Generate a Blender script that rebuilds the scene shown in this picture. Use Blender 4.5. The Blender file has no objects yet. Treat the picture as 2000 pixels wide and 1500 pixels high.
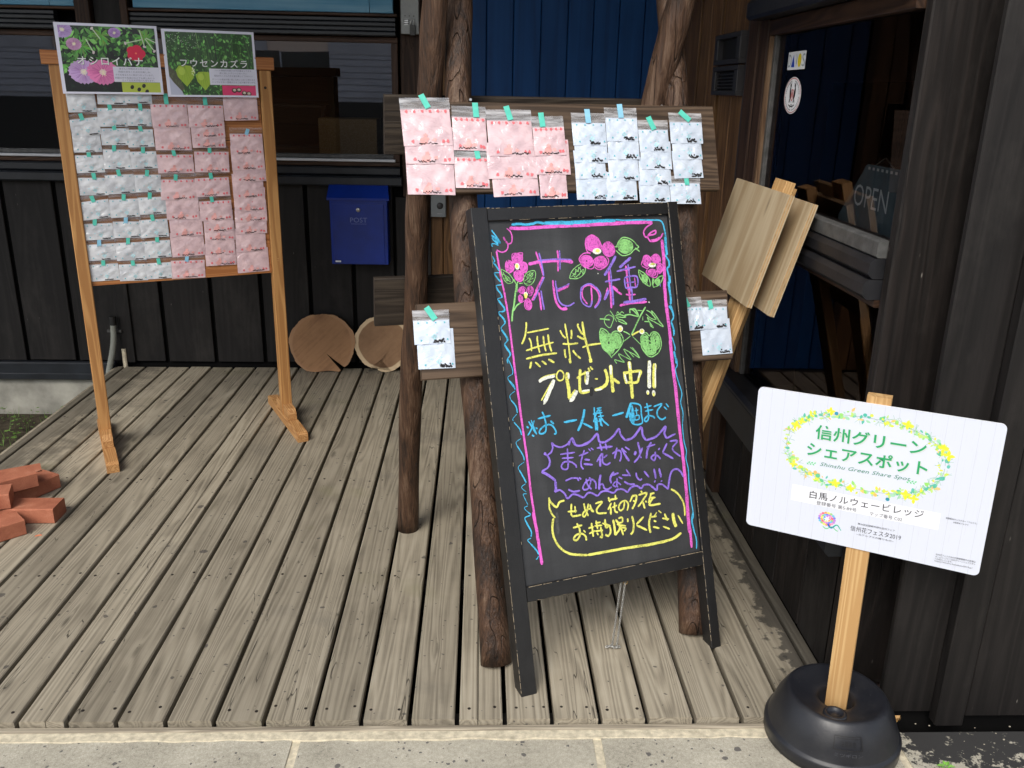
"""Porch of a dark timber house: chalkboard, log trestle and pine stand hung with seed packets, notice sign."""
import bpy, math, random, re
import numpy as np
from mathutils import Vector, Matrix
R = math.radians
S = bpy.context.scene
C = S.collection
rng = random.Random(7)

# ---------------------------------------------------------------- camera, sky, sun, exposure
cam_d = bpy.data.cameras.new('camera')
cam = bpy.data.objects.new('camera', cam_d)
C.objects.link(cam)
_rt, _up, _fw = Vector((0.999269, -0.033019, 0.019244)), Vector((-0.007726, 0.318617, 0.947852)), Vector((0.037428, 0.947308, -0.318129))
_m = Matrix((_rt, _up, -_fw)).transposed().to_4x4()
_m.translation = Vector((1.1762, -1.8793, 1.5524))
cam.matrix_world = _m
cam_d.sensor_width = 36
cam_d.lens = 30.694
cam_d.clip_start = .05
cam_d.clip_end = 500
S.camera = cam

w = bpy.data.worlds.new('World')
S.world = w
w.use_nodes = True
nt = w.node_tree
bg = nt.nodes['Background']
sky = nt.nodes.new('ShaderNodeTexSky')
sky.sky_type = 'NISHITA'
sky.sun_disc = False
SUN_EL, SUN_AZ = 44, 205          # azimuth measured clockwise from +Y
sky.sun_elevation = R(SUN_EL)
sky.sun_rotation = R(SUN_AZ)
sky.altitude = 700
sky.air_density = 1.0
sky.dust_density = 3.5
sky.ozone_density = .6
hs0 = nt.nodes.new('ShaderNodeHueSaturation'); hs0.inputs['Saturation'].default_value = .42   # thin overcast
nt.links.new(sky.outputs[0], hs0.inputs['Color']); nt.links.new(hs0.outputs[0], bg.inputs[0])
bg.inputs[1].default_value = .14
sd = bpy.data.lights.new('sun', 'SUN')
sd.energy = 1.5
sd.angle = R(30)
sd.color = (1, .95, .87)
sun = bpy.data.objects.new('sun', sd)
C.objects.link(sun)
_d = Vector((math.sin(R(SUN_AZ)) * math.cos(R(SUN_EL)), math.cos(R(SUN_AZ)) * math.cos(R(SUN_EL)), math.sin(R(SUN_EL))))
sun.rotation_euler = _d.to_track_quat('Z', 'Y').to_euler()
S.view_settings.view_transform = 'Standard'
S.view_settings.look = 'None'
S.view_settings.exposure = 0.72
S.view_settings.gamma = 1
S.view_settings.use_curve_mapping = False
S.render.engine = 'CYCLES'
S.cycles.max_bounces = 8
S.cycles.diffuse_bounces = 4
S.cycles.transparent_max_bounces = 16

# ---------------------------------------------------------------- object helpers
def mesh(name, v, f, mat, parent=None, smooth=False):
    me = bpy.data.meshes.new(name)
    me.from_pydata([tuple(p) for p in v], [], f)
    me.update()
    if smooth:
        me.polygons.foreach_set('use_smooth', [True] * len(me.polygons))
    o = bpy.data.objects.new(name, me)
    if mat: me.materials.append(mat)
    C.objects.link(o)
    if parent: o.parent = parent
    return o
def tag(o, label=None, cat=None, group=None, kind=None):
    if label: o['label'] = label
    if cat: o['category'] = cat
    if group: o['group'] = group
    if kind: o['kind'] = kind
    return o
def empty(name, loc=(0, 0, 0), rot=None, parent=None):
    o = bpy.data.objects.new(name, None)
    C.objects.link(o)
    o.empty_display_size = .1
    if rot is not None:
        m = rot.to_4x4(); m.translation = Vector(loc); o.matrix_world = m
    else:
        o.location = loc
    if parent: o.parent = parent
    return o
def cbox(x0, x1, y0, y1, z0, z1, c=.0025, ax=None):
    """box with chamfered long edges, prism along its longest axis"""
    d = (abs(x1 - x0), abs(y1 - y0), abs(z1 - z0))
    if ax is None: ax = d.index(max(d))
    lo = (min(x0, x1), min(y0, y1), min(z0, z1)); hi = (max(x0, x1), max(y0, y1), max(z0, z1))
    a, b = [i for i in range(3) if i != ax]
    c = min(c, d[a] * .45, d[b] * .45)
    sec = [(lo[a] + c, lo[b]), (hi[a] - c, lo[b]), (hi[a], lo[b] + c), (hi[a], hi[b] - c), (hi[a] - c, hi[b]), (lo[a] + c, hi[b]), (lo[a], hi[b] - c), (lo[a], lo[b] + c)]
    v = []
    for e in (lo[ax], hi[ax]):
        for s in sec:
            p = [0, 0, 0]; p[a], p[b], p[ax] = s[0], s[1], e; v.append(tuple(p))
    f = [(i, (i + 1) % 8, 8 + (i + 1) % 8, 8 + i) for i in range(8)] + [tuple(range(7, -1, -1)), tuple(range(8, 16))]
    if ax == 1: f = [tuple(reversed(q)) for q in f]
    return v, f
def box(name, x0, x1, y0, y1, z0, z1, mat, parent=None, c=.0025, ax=None):
    v, f = cbox(x0, x1, y0, y1, z0, z1, c, ax)
    return mesh(name, v, f, mat, parent)
class MB:
    def __init__(s): s.v = []; s.f = []
    def add(s, v, f, M=None):
        n = len(s.v)
        s.v += [tuple(M @ Vector(p)) for p in v] if M else list(v)
        s.f += [tuple(i + n for i in q) for q in f]
    def box(s, *a, **k): s.add(*cbox(*a, **k))
    def build(s, name, mat, parent=None, smooth=False): return mesh(name, s.v, s.f, mat, parent, smooth)
def tube(pts, rad, n=12, cap=True, wob=0, seed=0, flat=1.0):
    """tube along points; rad = list of radii"""
    r_ = random.Random(seed); v = []; f = []
    P = [Vector(p) for p in pts]; ph = [r_.uniform(0, 6.28) for _ in range(6)]
    prev = None
    for i, p in enumerate(P):
        t = (P[min(i + 1, len(P) - 1)] - P[max(i - 1, 0)]).normalized()
        if prev is None:
            u = t.cross(Vector((0, 1, 0)) if abs(t.y) < .9 else Vector((1, 0, 0))).normalized()
        else:
            u = (prev - t * prev.dot(t)).normalized()
        prev = u; w_ = t.cross(u)
        for k in range(n):
            a = 2 * math.pi * k / n
            q = rad[i] * (1 + wob * (math.sin(2 * a + ph[0] + i * .05) * .5 + math.sin(3 * a + ph[1] + i * .11) * .35 + math.sin(5 * a + ph[2] - i * .17) * .2 + math.sin(i * .5 + ph[3] + a) * .25))
            v.append(p + u * (q * math.cos(a)) + w_ * (q * math.sin(a) * flat))
    for i in range(len(P) - 1):
        for k in range(n):
            f.append((i * n + k, i * n + (k + 1) % n, (i + 1) * n + (k + 1) % n, (i + 1) * n + k))
    if cap:
        f.append(tuple(range(n - 1, -1, -1))); f.append(tuple(range((len(P) - 1) * n, len(P) * n)))
    return v, f
def lathe(prof, n=64):
    v = [(r * math.cos(2 * math.pi * k / n), r * math.sin(2 * math.pi * k / n), z) for r, z in prof for k in range(n)]
    f = [(i * n + k, i * n + (k + 1) % n, (i + 1) * n + (k + 1) % n, (i + 1) * n + k) for i in range(len(prof) - 1) for k in range(n)]
    return v, f
def extrude(poly, y0, y1):
    """2-D outline (x, z) given thickness along y"""
    n = len(poly)
    v = [(x, y0, z) for x, z in poly] + [(x, y1, z) for x, z in poly]
    f = [tuple(range(n)), tuple(range(2 * n - 1, n - 1, -1))] + [(i, i + n, (i + 1) % n + n, (i + 1) % n) for i in range(n)]
    return v, f
def smooth_line(pts, k=5):
    if len(pts) < 3: return [(pts[0][0] + (pts[1][0] - pts[0][0]) * i / k, pts[0][1] + (pts[1][1] - pts[0][1]) * i / k) for i in range(k + 1)]
    P = [pts[0]] + list(pts) + [pts[-1]]; out = []
    for i in range(1, len(P) - 2):
        p0, p1, p2, p3 = P[i - 1], P[i], P[i + 1], P[i + 2]
        for j in range(k):
            t = j / k
            out.append(tuple(.5 * ((2 * p1[a]) + (-p0[a] + p2[a]) * t + (2 * p0[a] - 5 * p1[a] + 4 * p2[a] - p3[a]) * t * t + (-p0[a] + 3 * p1[a] - 3 * p2[a] + p3[a]) * t ** 3) for a in (0, 1)))
    out.append(pts[-1]); return out
def ribbon(mb, pts, wd, z, k=5, jit=.12):
    P = smooth_line(pts, k); n0 = len(mb.v); n = len(P)
    for i, p in enumerate(P):
        a = P[max(i - 1, 0)]; b = P[min(i + 1, n - 1)]
        dx, dy = b[0] - a[0], b[1] - a[1]; l = math.hypot(dx, dy) or 1
        e = .55 if i in (0, n - 1) else 1
        h1 = wd / 2 * e * (1 + rng.uniform(-jit, jit)); h2 = wd / 2 * e * (1 + rng.uniform(-jit, jit))
        nx, ny = -dy / l, dx / l
        mb.v += [(p[0] + nx * h1, p[1] + ny * h1, z), (p[0] - nx * h2, p[1] - ny * h2, z)]
    for i in range(n - 1):
        q = n0 + 2 * i; mb.f.append((q, q + 1, q + 3, q + 2))
def ell(mb, cx, cy, rx, ry, z, n=20, a0=0):
    n0 = len(mb.v)
    for i in range(n):
        a = 2 * math.pi * i / n; x = rx * math.cos(a); y = ry * math.sin(a)
        mb.v.append((cx + x * math.cos(a0) - y * math.sin(a0), cy + x * math.sin(a0) + y * math.cos(a0), z))
    mb.f.append(tuple(range(n0, n0 + n)))
_tc = {}
def text(body, x, y, z, wd, ht, mat, parent, bold=0, shear=0, name='lettering', rot=0, sp=1.0, M=None):
    """flat lettering whose ink box is wd x ht with its lower left corner at (x, y, z) of the parent's plane"""
    cu = bpy.data.curves.new(name, 'FONT'); cu.body = body; cu.offset = bold; cu.shear = shear; cu.space_character = sp
    cu.resolution_u = 3; cu.fill_mode = 'FRONT'
    ob = bpy.data.objects.new(name, cu); C.objects.link(ob)
    dg = bpy.context.evaluated_depsgraph_get()
    me = bpy.data.meshes.new_from_object(ob.evaluated_get(dg))
    bpy.data.objects.remove(ob)
    co = np.empty(len(me.vertices) * 3); me.vertices.foreach_get('co', co); co = co.reshape(-1, 3)
    lo = co.min(0); hi = co.max(0); s = hi - lo
    sx = wd / s[0]; sy = (ht / s[1]) if ht else sx
    co[:, 0] = (co[:, 0] - lo[0]) * sx; co[:, 1] = (co[:, 1] - lo[1]) * sy; co[:, 2] = 0
    c_, s_ = math.cos(rot), math.sin(rot)
    X = co[:, 0] * c_ - co[:, 1] * s_ + x; Y = co[:, 0] * s_ + co[:, 1] * c_ + y
    co = np.stack([X, Y, np.full_like(X, z)], 1)
    if M is not None:
        m4 = np.array(M); co = co @ m4[:3, :3].T + m4[:3, 3]
    me.vertices.foreach_set('co', co.ravel()); me.update()
    me.materials.clear(); me.materials.append(mat)
    o = bpy.data.objects.new(name, me); C.objects.link(o)
    if parent: o.parent = parent
    return o

# ---------------------------------------------------------------- materials
def newmat(name):
    m = bpy.data.materials.new(name); m.use_nodes = True
    n = m.node_tree; b = n.nodes['Principled BSDF']
    return m, n, b
def flat(name, col, rough=.6, spec=.5, metal=0, var=.0, bump=0, scale=20):
    m, n, b = newmat(name)
    b.inputs['Roughness'].default_value = rough; b.inputs['Metallic'].default_value = metal
    b.inputs['Specular IOR Level'].default_value = spec
    b.inputs['Base Color'].default_value = (*col, 1)
    if var or bump:
        N = G(n)
        tc = N.coord()
        a = N.noise(tc, scale, 5, .6)
        if var:
            lo = tuple(c * (1 - var) for c in col); hi = tuple(min(1, c * (1 + var)) for c in col)
            n.links.new(N.ramp(a, [(.3, lo), (.7, hi)]), b.inputs['Base Color'])
        if bump:
            n.links.new(N.bump(N.noise(tc, scale * 6, 4, .6), bump, .002), b.inputs['Normal'])
    return m
class G:
    """small node graph helper"""
    def __init__(s, n): s.n = n
    def new(s, t): return s.n.nodes.new(t)
    def link(s, a, b): s.n.links.new(a, b)
    def coord(s, which='Object', rand=True):
        tc = s.new('ShaderNodeTexCoord').outputs[which]
        if not rand: return tc
        oi = s.new('ShaderNodeObjectInfo')
        m = s.new('ShaderNodeVectorMath'); m.operation = 'SCALE'; m.inputs[0].default_value = (31.7, 17.3, 23.9)
        s.link(oi.outputs['Random'], m.inputs['Scale'])
        a = s.new('ShaderNodeVectorMath'); a.operation = 'ADD'; s.link(tc, a.inputs[0]); s.link(m.outputs[0], a.inputs[1])
        return a.outputs[0]
    def pos(s): return s.new('ShaderNodeNewGeometry').outputs['Position']
    def scale(s, v, sc):
        m = s.new('ShaderNodeVectorMath'); m.operation = 'MULTIPLY'; s.link(v, m.inputs[0]); m.inputs[1].default_value = sc; return m.outputs[0]
    def noise(s, v, sc, det=3, ro=.5, dist=0):
        t = s.new('ShaderNodeTexNoise'); s.link(v, t.inputs['Vector']); t.inputs['Scale'].default_value = sc; t.inputs['Detail'].default_value = det
        t.inputs['Roughness'].default_value = ro; t.inputs['Distortion'].default_value = dist; return t.outputs['Fac']
    def vor(s, v, sc, out='Distance', feat='F1', rnd=1):
        t = s.new('ShaderNodeTexVoronoi'); t.feature = feat; s.link(v, t.inputs['Vector']); t.inputs['Scale'].default_value = sc; t.inputs['Randomness'].default_value = rnd; return t.outputs[out]
    def m(s, op, a, b=0, c=None):
        t = s.new('ShaderNodeMath'); t.operation = op
        for i, x in enumerate((a, b, c)):
            if x is None: continue
            if hasattr(x, 'links') or hasattr(x, 'is_linked'): s.link(x, t.inputs[i])
            else: t.inputs[i].default_value = x
        return t.outputs[0]
    def map(s, v, a, b, c=0, d=1):
        t = s.new('ShaderNodeMapRange'); s.link(v, t.inputs[0])
        for i, x in enumerate((a, b, c, d)): t.inputs[i + 1].default_value = x
        return t.outputs[0]
    def ramp(s, v, st):
        t = s.new('ShaderNodeValToRGB'); s.link(v, t.inputs[0]); e = t.color_ramp.elements
        while len(e) < len(st): e.new(.5)
        for i, (p, c) in enumerate(st): e[i].position = p; e[i].color = (*c, 1)
        return t.outputs[0]
    def mix(s, f, a, b):
        t = s.new('ShaderNodeMix'); t.data_type = 'RGBA'
        if hasattr(f, 'is_linked'): s.link(f, t.inputs[0])
        else: t.inputs[0].default_value = f
        for i, x in ((6, a), (7, b)):
            if hasattr(x, 'is_linked'): s.link(x, t.inputs[i])
            else: t.inputs[i].default_value = (*x, 1)
        return t.outputs[2]
    def bump(s, h, st, dist, nrm=None):
        t = s.new('ShaderNodeBump'); s.link(h, t.inputs['Height']); t.inputs['Strength'].default_value = st; t.inputs['Distance'].default_value = dist
        if nrm is not None: s.link(nrm, t.inputs['Normal'])
        return t.outputs[0]
    def sep(s, v):
        t = s.new('ShaderNodeSeparateXYZ'); s.link(v, t.inputs[0]); return t.outputs
def wood(name, dark, mid, light, axis='Y', ring=1.0, rough=.7, across=9, along=.75, patch=.35, crack=0, fiber=1, bump=.5, tone=.25, splat=None, stain=None, knots=.0, spec=.3, rc=.3, vlo=.42, vhi=1.15, dust=0):
    m, n, b = newmat(name); N = G(n)
    co = N.coord()
    sc = {'X': (along, across, across), 'Y': (across, along, across), 'Z': (across, across, along)}[axis]
    st = N.scale(co, sc)
    # knots bend the grain: a sparse field of points added to the contour field
    base = N.noise(st, 1.0, 2.2, .45, .25)
    if knots:
        ksc = {'X': (2.2, 9, 9), 'Y': (9, 2.2, 9), 'Z': (9, 9, 2.2)}[axis]
        kd = N.vor(N.scale(co, ksc), 1.0)
        kn = N.map(kd, 0, .42, 1, 0)
        kn = N.m('POWER', kn, 3)
        base = N.m('ADD', base, N.m('MULTIPLY', kn, knots))
    rings = N.m('SINE', N.m('MULTIPLY', base, 85 * ring))
    rings = N.map(rings, -1, 1, 0, 1)
    fsc = {'X': (5, 300, 300), 'Y': (300, 5, 300), 'Z': (300, 300, 5)}[axis]
    fib = N.noise(N.scale(co, fsc), 1.0, 3, .6)
    fsc2 = {'X': (1.5, 60, 60), 'Y': (60, 1.5, 60), 'Z': (60, 60, 1.5)}[axis]
    fib2 = N.noise(N.scale(co, fsc2), 1.0, 4, .65)
    pat = N.noise(co, 3.5, 5, .6)
    v = N.m('ADD', N.m('MULTIPLY', rings, rc), N.m('MULTIPLY', fib, .36 * fiber))
    v = N.m('ADD', v, N.m('MULTIPLY', fib2, .5))
    v = N.m('ADD', v, N.m('MULTIPLY', pat, patch))
    v = N.map(v, vlo, vhi, 0, 1)
    col = N.ramp(v, [(.08, dark), (.5, mid), (.95, light)])
    oi = N.new('ShaderNodeObjectInfo').outputs['Random']
    hs = N.new('ShaderNodeHueSaturation'); N.link(col, hs.inputs['Color'])
    N.link(N.map(oi, 0, 1, 1 - tone, 1 + tone * .8), hs.inputs['Value'])
    col = hs.outputs[0]
    h = N.m('ADD', N.m('MULTIPLY', rings, .45), fib2)
    if knots:
        kc = N.map(kd, .02, .10, 1, 0)
        col = N.mix(N.m('MULTIPLY', kc, .75), col, tuple(c * .45 for c in dark))
    if dust:
        du = N.m('MULTIPLY', N.map(N.noise(N.scale(co, (1, 1, .45)), 5, 6, .7), .52, .74, 0, 1), dust)
        col = N.mix(du, col, (.10, .09, .08))
        ch = N.m('MULTIPLY', N.map(N.vor(N.scale(co, (1, 1, .3)), 38), .03, .09, 1, 0), N.map(N.noise(co, 4, 3), .56, .64, 0, 1))
        col = N.mix(N.m('MULTIPLY', ch, min(1, dust * 3)), col, (.26, .24, .21))
    if crack:
        csc = {'X': (.9, 14, 14), 'Y': (14, .9, 14), 'Z': (14, 14, .9)}[axis]
        cn = N.noise(N.scale(co, csc), 1.0, 3, .5, .1)
        cd = N.m('ABSOLUTE', N.m('SUBTRACT', cn, .5))
        gate = N.map(N.noise(N.scale(co, tuple(x * .6 for x in csc)), 1.3, 1, .5), .52, .60, 0, 1)
        cr = N.m('MULTIPLY', N.map(cd, .0, .006 * crack, 1, 0), gate)
        col = N.mix(cr, col, tuple(c * .25 for c in dark))
        h = N.m('SUBTRACT', h, N.m('MULTIPLY', cr, 2.5))
    if stain:
        sn = N.noise(N.pos(), stain[1], 6, .62)
        sf = N.map(sn, stain[2], stain[2] + .12, 0, stain[3])
        col = N.mix(sf, col, stain[0])
    if splat:
        p = N.pos()
        wob = N.new('ShaderNodeTexNoise'); N.link(p, wob.inputs['Vector']); wob.inputs['Scale'].default_value = 55; wob.inputs['Detail'].default_value = 3
        ad = N.new('ShaderNodeVectorMath'); ad.operation = 'MULTIPLY_ADD'; N.link(wob.outputs['Color'], ad.inputs[0]); ad.inputs[1].default_value = (.016, .016, .016); N.link(p, ad.inputs[2])
        tot = None
        for sc_, th, r_ in splat:
            d = N.vor(ad.outputs[0], sc_)
            cl = N.sep(N.vor(ad.outputs[0], sc_, 'Color'))
            sz = N.map(cl[0], th, 1, 0, r_)
            f = N.map(N.m('SUBTRACT', sz, d), 0, .03, 0, 1)
            tot = f if tot is None else N.m('MAXIMUM', tot, f)
        col = N.mix(N.m('MULTIPLY', tot, .72), col, (.045, .04, .04))
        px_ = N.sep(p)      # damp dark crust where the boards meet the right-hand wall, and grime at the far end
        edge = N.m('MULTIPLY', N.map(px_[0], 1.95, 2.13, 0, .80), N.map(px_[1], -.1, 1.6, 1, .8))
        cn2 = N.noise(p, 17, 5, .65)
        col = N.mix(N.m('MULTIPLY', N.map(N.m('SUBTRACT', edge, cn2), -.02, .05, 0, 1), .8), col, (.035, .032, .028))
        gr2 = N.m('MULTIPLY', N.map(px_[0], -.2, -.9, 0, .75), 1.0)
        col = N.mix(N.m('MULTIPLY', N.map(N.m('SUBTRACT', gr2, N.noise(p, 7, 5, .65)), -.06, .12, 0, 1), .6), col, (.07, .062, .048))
        mos = N.map(N.noise(p, 2.3, 4, .6), .60, .72, 0, .35)
        col = N.mix(mos, col, (.16, .155, .07))
    N.link(col, b.inputs['Base Color'])
    b.inputs['Roughness'].default_value = rough; b.inputs['Specular IOR Level'].default_value = spec
    N.link(N.bump(h, bump, .0016), b.inputs['Normal'])
    return m
M = {}
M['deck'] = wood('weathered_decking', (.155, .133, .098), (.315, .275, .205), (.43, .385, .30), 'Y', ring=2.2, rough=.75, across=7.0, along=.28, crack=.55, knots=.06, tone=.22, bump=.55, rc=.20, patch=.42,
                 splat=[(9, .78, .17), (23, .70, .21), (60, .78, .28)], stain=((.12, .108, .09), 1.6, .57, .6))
M['deck_edge'] = wood('weathered_edging', (.12, .10, .075), (.27, .235, .175), (.40, .35, .27), 'X', knots=0, across=30, along=1)
M['dark_wood_v'] = wood('dark_stained_boarding', (.0055, .0048, .0047), (.0092, .0082, .008), (.0155, .0138, .0132), 'Z', ring=.6, rough=.6, bump=.3, tone=.15, patch=.3, dust=.16)
M['dark_wood_x'] = wood('dark_stained_boarding_flat', (.0085, .0078, .0075), (.0155, .0142, .0138), (.026, .024, .023), 'X', ring=.6, rough=.6, bump=.3, tone=.15)
M['umber_wood_v'] = wood('umber_boarding', (.0055, .0042, .0036), (.0115, .0088, .0076), (.026, .020, .0172), 'Z', ring=.8, rough=.62, across=11, bump=.7, tone=.12, crack=.7, knots=.12, dust=.22)
M['front_wood_v'] = wood('sooty_boarding', (.0055, .0047, .0044), (.0095, .0080, .0075), (.017, .0145, .0135), 'Z', ring=.6, rough=.62, across=11, bump=.5, tone=.15, dust=.16)
M['brown_wood_v'] = wood('brown_boarding', (.055, .027, .011), (.135, .068, .026), (.21, .115, .048), 'Z', ring=.8, rough=.55, knots=.1, tone=.2)
M['reddish_wood_v'] = wood('reddish_brown_timber', (.016, .008, .0052), (.042, .021, .012), (.08, .045, .028), 'Z', ring=.8, rough=.6, across=12, tone=.15, crack=.6)
M['frame_wood_x'] = wood('brown_window_timber', (.02, .009, .005), (.048, .022, .011), (.085, .042, .022), 'X', rough=.5)
M['frame_wood_z'] = wood('brown_window_post', (.02, .009, .005), (.048, .022, .011), (.085, .042, .022), 'Z', rough=.5)
M['frame_wood_y'] = wood('brown_window_rail', (.018, .009, .005), (.04, .02, .011), (.07, .036, .02), 'Y', rough=.5)
M['pale_trim'] = wood('worn_pale_trim', (.05, .025, .012), (.13, .075, .04), (.22, .15, .09), 'Z', rough=.6)
M['ledge'] = flat('blue_black_metal', (.014, .017, .022), .42, .5, 0, .35, .1, 9)
M['ledge2'] = flat('black_sill_paint', (.011, .011, .013), .45, .5, 0, .4, .25, 14)
M['sill_white'] = flat('pale_sill', (.62, .64, .67), .4, .5, 0, .1, .1, 12)
M['alu'] = flat('brushed_aluminium', (.55, .56, .58), .38, .5, .9, .15, .1, 12)
M['alu_dark'] = flat('weathered_aluminium', (.09, .09, .087), .5, .4, .2, .35, .3, 30)
M['blue_door'] = wood('blue_painted_planks', (.0, .028, .108), (.0, .048, .180), (.003, .062, .215), 'Z', ring=.3, rough=.55, bump=.25, tone=.08, patch=.5)
M['blue_panel'] = wood('sky_blue_panels', (.06, .24, .40), (.11, .32, .50), (.20, .42, .58), 'X', ring=.3, rough=.5, bump=.15, tone=.05, patch=.6)
M['mailbox'] = flat('cobalt_powder_coat', (.0, .022, .23), .33, .5, 0, .22, .12, 6)
M['mail_text'] = flat('mailbox_print', (.16, .20, .42), .5)
M['white_paper'] = flat('white_paper', (.82, .83, .86), .5)
M['gray_plastic'] = flat('grey_plastic', (.20, .22, .23), .45)
M['pale_metal'] = flat('pale_grey_metal', (.30, .31, .30), .45, .5, .2, .15, 0, 12)
M['steel'] = flat('steel', (.55, .55, .53), .3, .5, .95)
M['nail'] = flat('rusty_nail', (.032, .026, .022), .6, .4, .5)
M['vent'] = flat('dark_vent_metal', (.035, .034, .036), .5, .5, .2)
M['vent_in'] = flat('vent_inside', (.006, .006, .006), .6)
M['black'] = flat('black_gap', (.004, .004, .004), .9, .1)
M['orange_wood_z'] = wood('fresh_pine_post', (.30, .125, .035), (.47, .225, .075), (.60, .33, .13), 'Z', ring=1.0, rough=.5, across=16, along=.5, bump=.2, tone=.08, patch=.15, fiber=.5, spec=.4)
M['orange_wood_x'] = wood('fresh_pine_rail', (.34, .125, .038), (.48, .205, .07), (.58, .29, .11), 'X', ring=1.0, rough=.5, across=14, along=.5, bump=.2, tone=.08, patch=.15, fiber=.5, spec=.4)
M['foot_wood_y'] = wood('fresh_pine_foot', (.32, .15, .05), (.50, .28, .115), (.62, .39, .19), 'Y', ring=1.2, rough=.55, across=14, bump=.2, tone=.08, patch=.15, fiber=.5)
M['stake'] = wood('pale_stake', (.46, .27, .11), (.62, .41, .19), (.70, .50, .26), 'Y', ring=.8, rough=.55, across=22, along=.5, bump=.15, tone=.03, patch=.1, fiber=.5)
M['ply'] = wood('plywood', (.34, .25, .145), (.45, .36, .235), (.52, .44, .31), 'Y', ring=.35, rough=.6, across=7, along=1.1, bump=.12, tone=.05, patch=.3, knots=.05, fiber=.5)
M['ply_edge'] = flat('plywood_edge', (.42, .26, .12), .6, .3, 0, .3, 0, 60)
M['plank_x'] = wood('old_brown_plank', (.03, .019, .012), (.085, .055, .035), (.16, .11, .072), 'X', ring=1.1, rough=.65, across=12, along=.7, bump=.7, tone=.1, patch=.3)
M['plank_dark_x'] = wood('old_dark_plank', (.012, .009, .007), (.03, .022, .016), (.065, .05, .036), 'X', ring=1.1, rough=.65, across=12, along=.7, bump=.7, tone=.1, patch=.5)

def _log():
    m, n, b = newmat('peeled_log'); N = G(n); co = N.coord()
    wv = N.new('ShaderNodeTexNoise'); N.link(co, wv.inputs['Vector']); wv.inputs['Scale'].default_value = 6; wv.inputs['Detail'].default_value = 2
    ad = N.new('ShaderNodeVectorMath'); ad.operation = 'MULTIPLY_ADD'; N.link(wv.outputs['Color'], ad.inputs[0]); ad.inputs[1].default_value = (.010, .010, .0); N.link(co, ad.inputs[2])
    w_ = ad.outputs[0]
    s1 = N.noise(N.scale(w_, (55, 55, 1.8)), 1, 5, .65); s2 = N.noise(N.scale(w_, (190, 190, 4)), 1, 3, .6); s3 = N.noise(N.scale(w_, (14, 14, 4.0)), 1, 5, .62)
    v = N.m('ADD', N.m('ADD', N.m('MULTIPLY', s1, .45), N.m('MULTIPLY', s2, .25)), N.m('MULTIPLY', s3, .55))
    col = N.ramp(v, [(.43, (.006, .0045, .004)), (.55, (.028, .0155, .0095)), (.66, (.070, .036, .020)), (.84, (.175, .115, .075))])
    kd = N.vor(N.scale(co, (6, 6, 2.6)), 1.0); kn = N.map(kd, .02, .13, 1, 0)
    col = N.mix(N.m('MULTIPLY', kn, .7), col, (.020, .013, .010))
    ck = N.m('ABSOLUTE', N.m('SUBTRACT', N.noise(N.scale(w_, (24, 24, .5)), 1, 1, .4), .5)); cr = N.m('MULTIPLY', N.map(ck, 0, .012, 1, 0), N.map(N.noise(co, 5, 1), .48, .56, 0, 1))
    col = N.mix(N.m('MULTIPLY', cr, .6), col, (.006, .005, .004))
    N.link(col, b.inputs['Base Color']); b.inputs['Roughness'].default_value = .55; b.inputs['Specular IOR Level'].default_value = .35
    h = N.m('SUBTRACT', N.m('ADD', N.m('ADD', s1, N.m('MULTIPLY', s2, .5)), N.m('MULTIPLY', s3, 1.2)), N.m('MULTIPLY', cr, .8))
    N.link(N.bump(h, 1.0, .007), b.inputs['Normal']); return m
M['log'] = _log()
M['chalk_frame'] = flat('black_painted_frame', (.0095, .009, .009), .42, .5, 0, .25, .35, 18)
M['chip'] = flat('bare_wood_chip', (.45, .36, .24), .7)
M['rope'] = flat('brass_eye', (.45, .30, .12), .35, .5, .9)
# chalkboard face: slightly dusty with wiped smears
def _cb():
    m, n, b = newmat('chalkboard_face'); N = G(n); co = N.coord('Object', False)
    a = N.noise(N.scale(co, (9, 1.2, 1)), 1.0, 5, .6); d = N.noise(co, 260, 2, .5)
    sm = N.noise(N.scale(co, (3.0, 7, 1)), 1.0, 4, .6, .6)
    c = N.ramp(N.m('ADD', N.m('ADD', N.m('MULTIPLY', a, .5), N.m('MULTIPLY', sm, .4)), N.m('MULTIPLY', d, .12)), [(.38, (.021, .0215, .023)), (.52, (.034, .035, .037)), (.70, (.062, .063, .066))])
    N.link(c, b.inputs['Base Color']); b.inputs['Roughness'].default_value = .5; b.inputs['Specular IOR Level'].default_value = .45
    return m
M['chalkboard'] = _cb()
def chalk(name, c):
    m, n, b = newmat(name); N = G(n); co = N.coord('Object', False)
    a = N.noise(co, 210, 3, .65); a2 = N.noise(co, 34, 3, .6)
    N.link(N.ramp(N.m('ADD', N.m('MULTIPLY', a, .6), N.m('MULTIPLY', a2, .4)), [(.34, tuple(x * .30 + .02 for x in c)), (.45, tuple(x * .8 for x in c)), (.52, c), (.75, tuple(min(.95, x * 1.12 + .02) for x in c))]), b.inputs['Base Color'])
    b.inputs['Roughness'].default_value = .8; b.inputs['Specular IOR Level'].default_value = .2
    return m
CH = {'P': chalk('pink_chalk', (.74, .13, .56)), 'V': chalk('violet_chalk', (.27, .17, .66)), 'B': chalk('blue_chalk', (.07, .45, .72)), 'Y': chalk('yellow_chalk', (.75, .74, .16)),
      'G': chalk('green_chalk', (.27, .60, .20)), 'W': chalk('white_chalk', (.80, .82, .72)), 'g': chalk('grey_smudge', (.075, .078, .08)), 'k': chalk('wiped_patch', (.03, .03, .032))}
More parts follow.
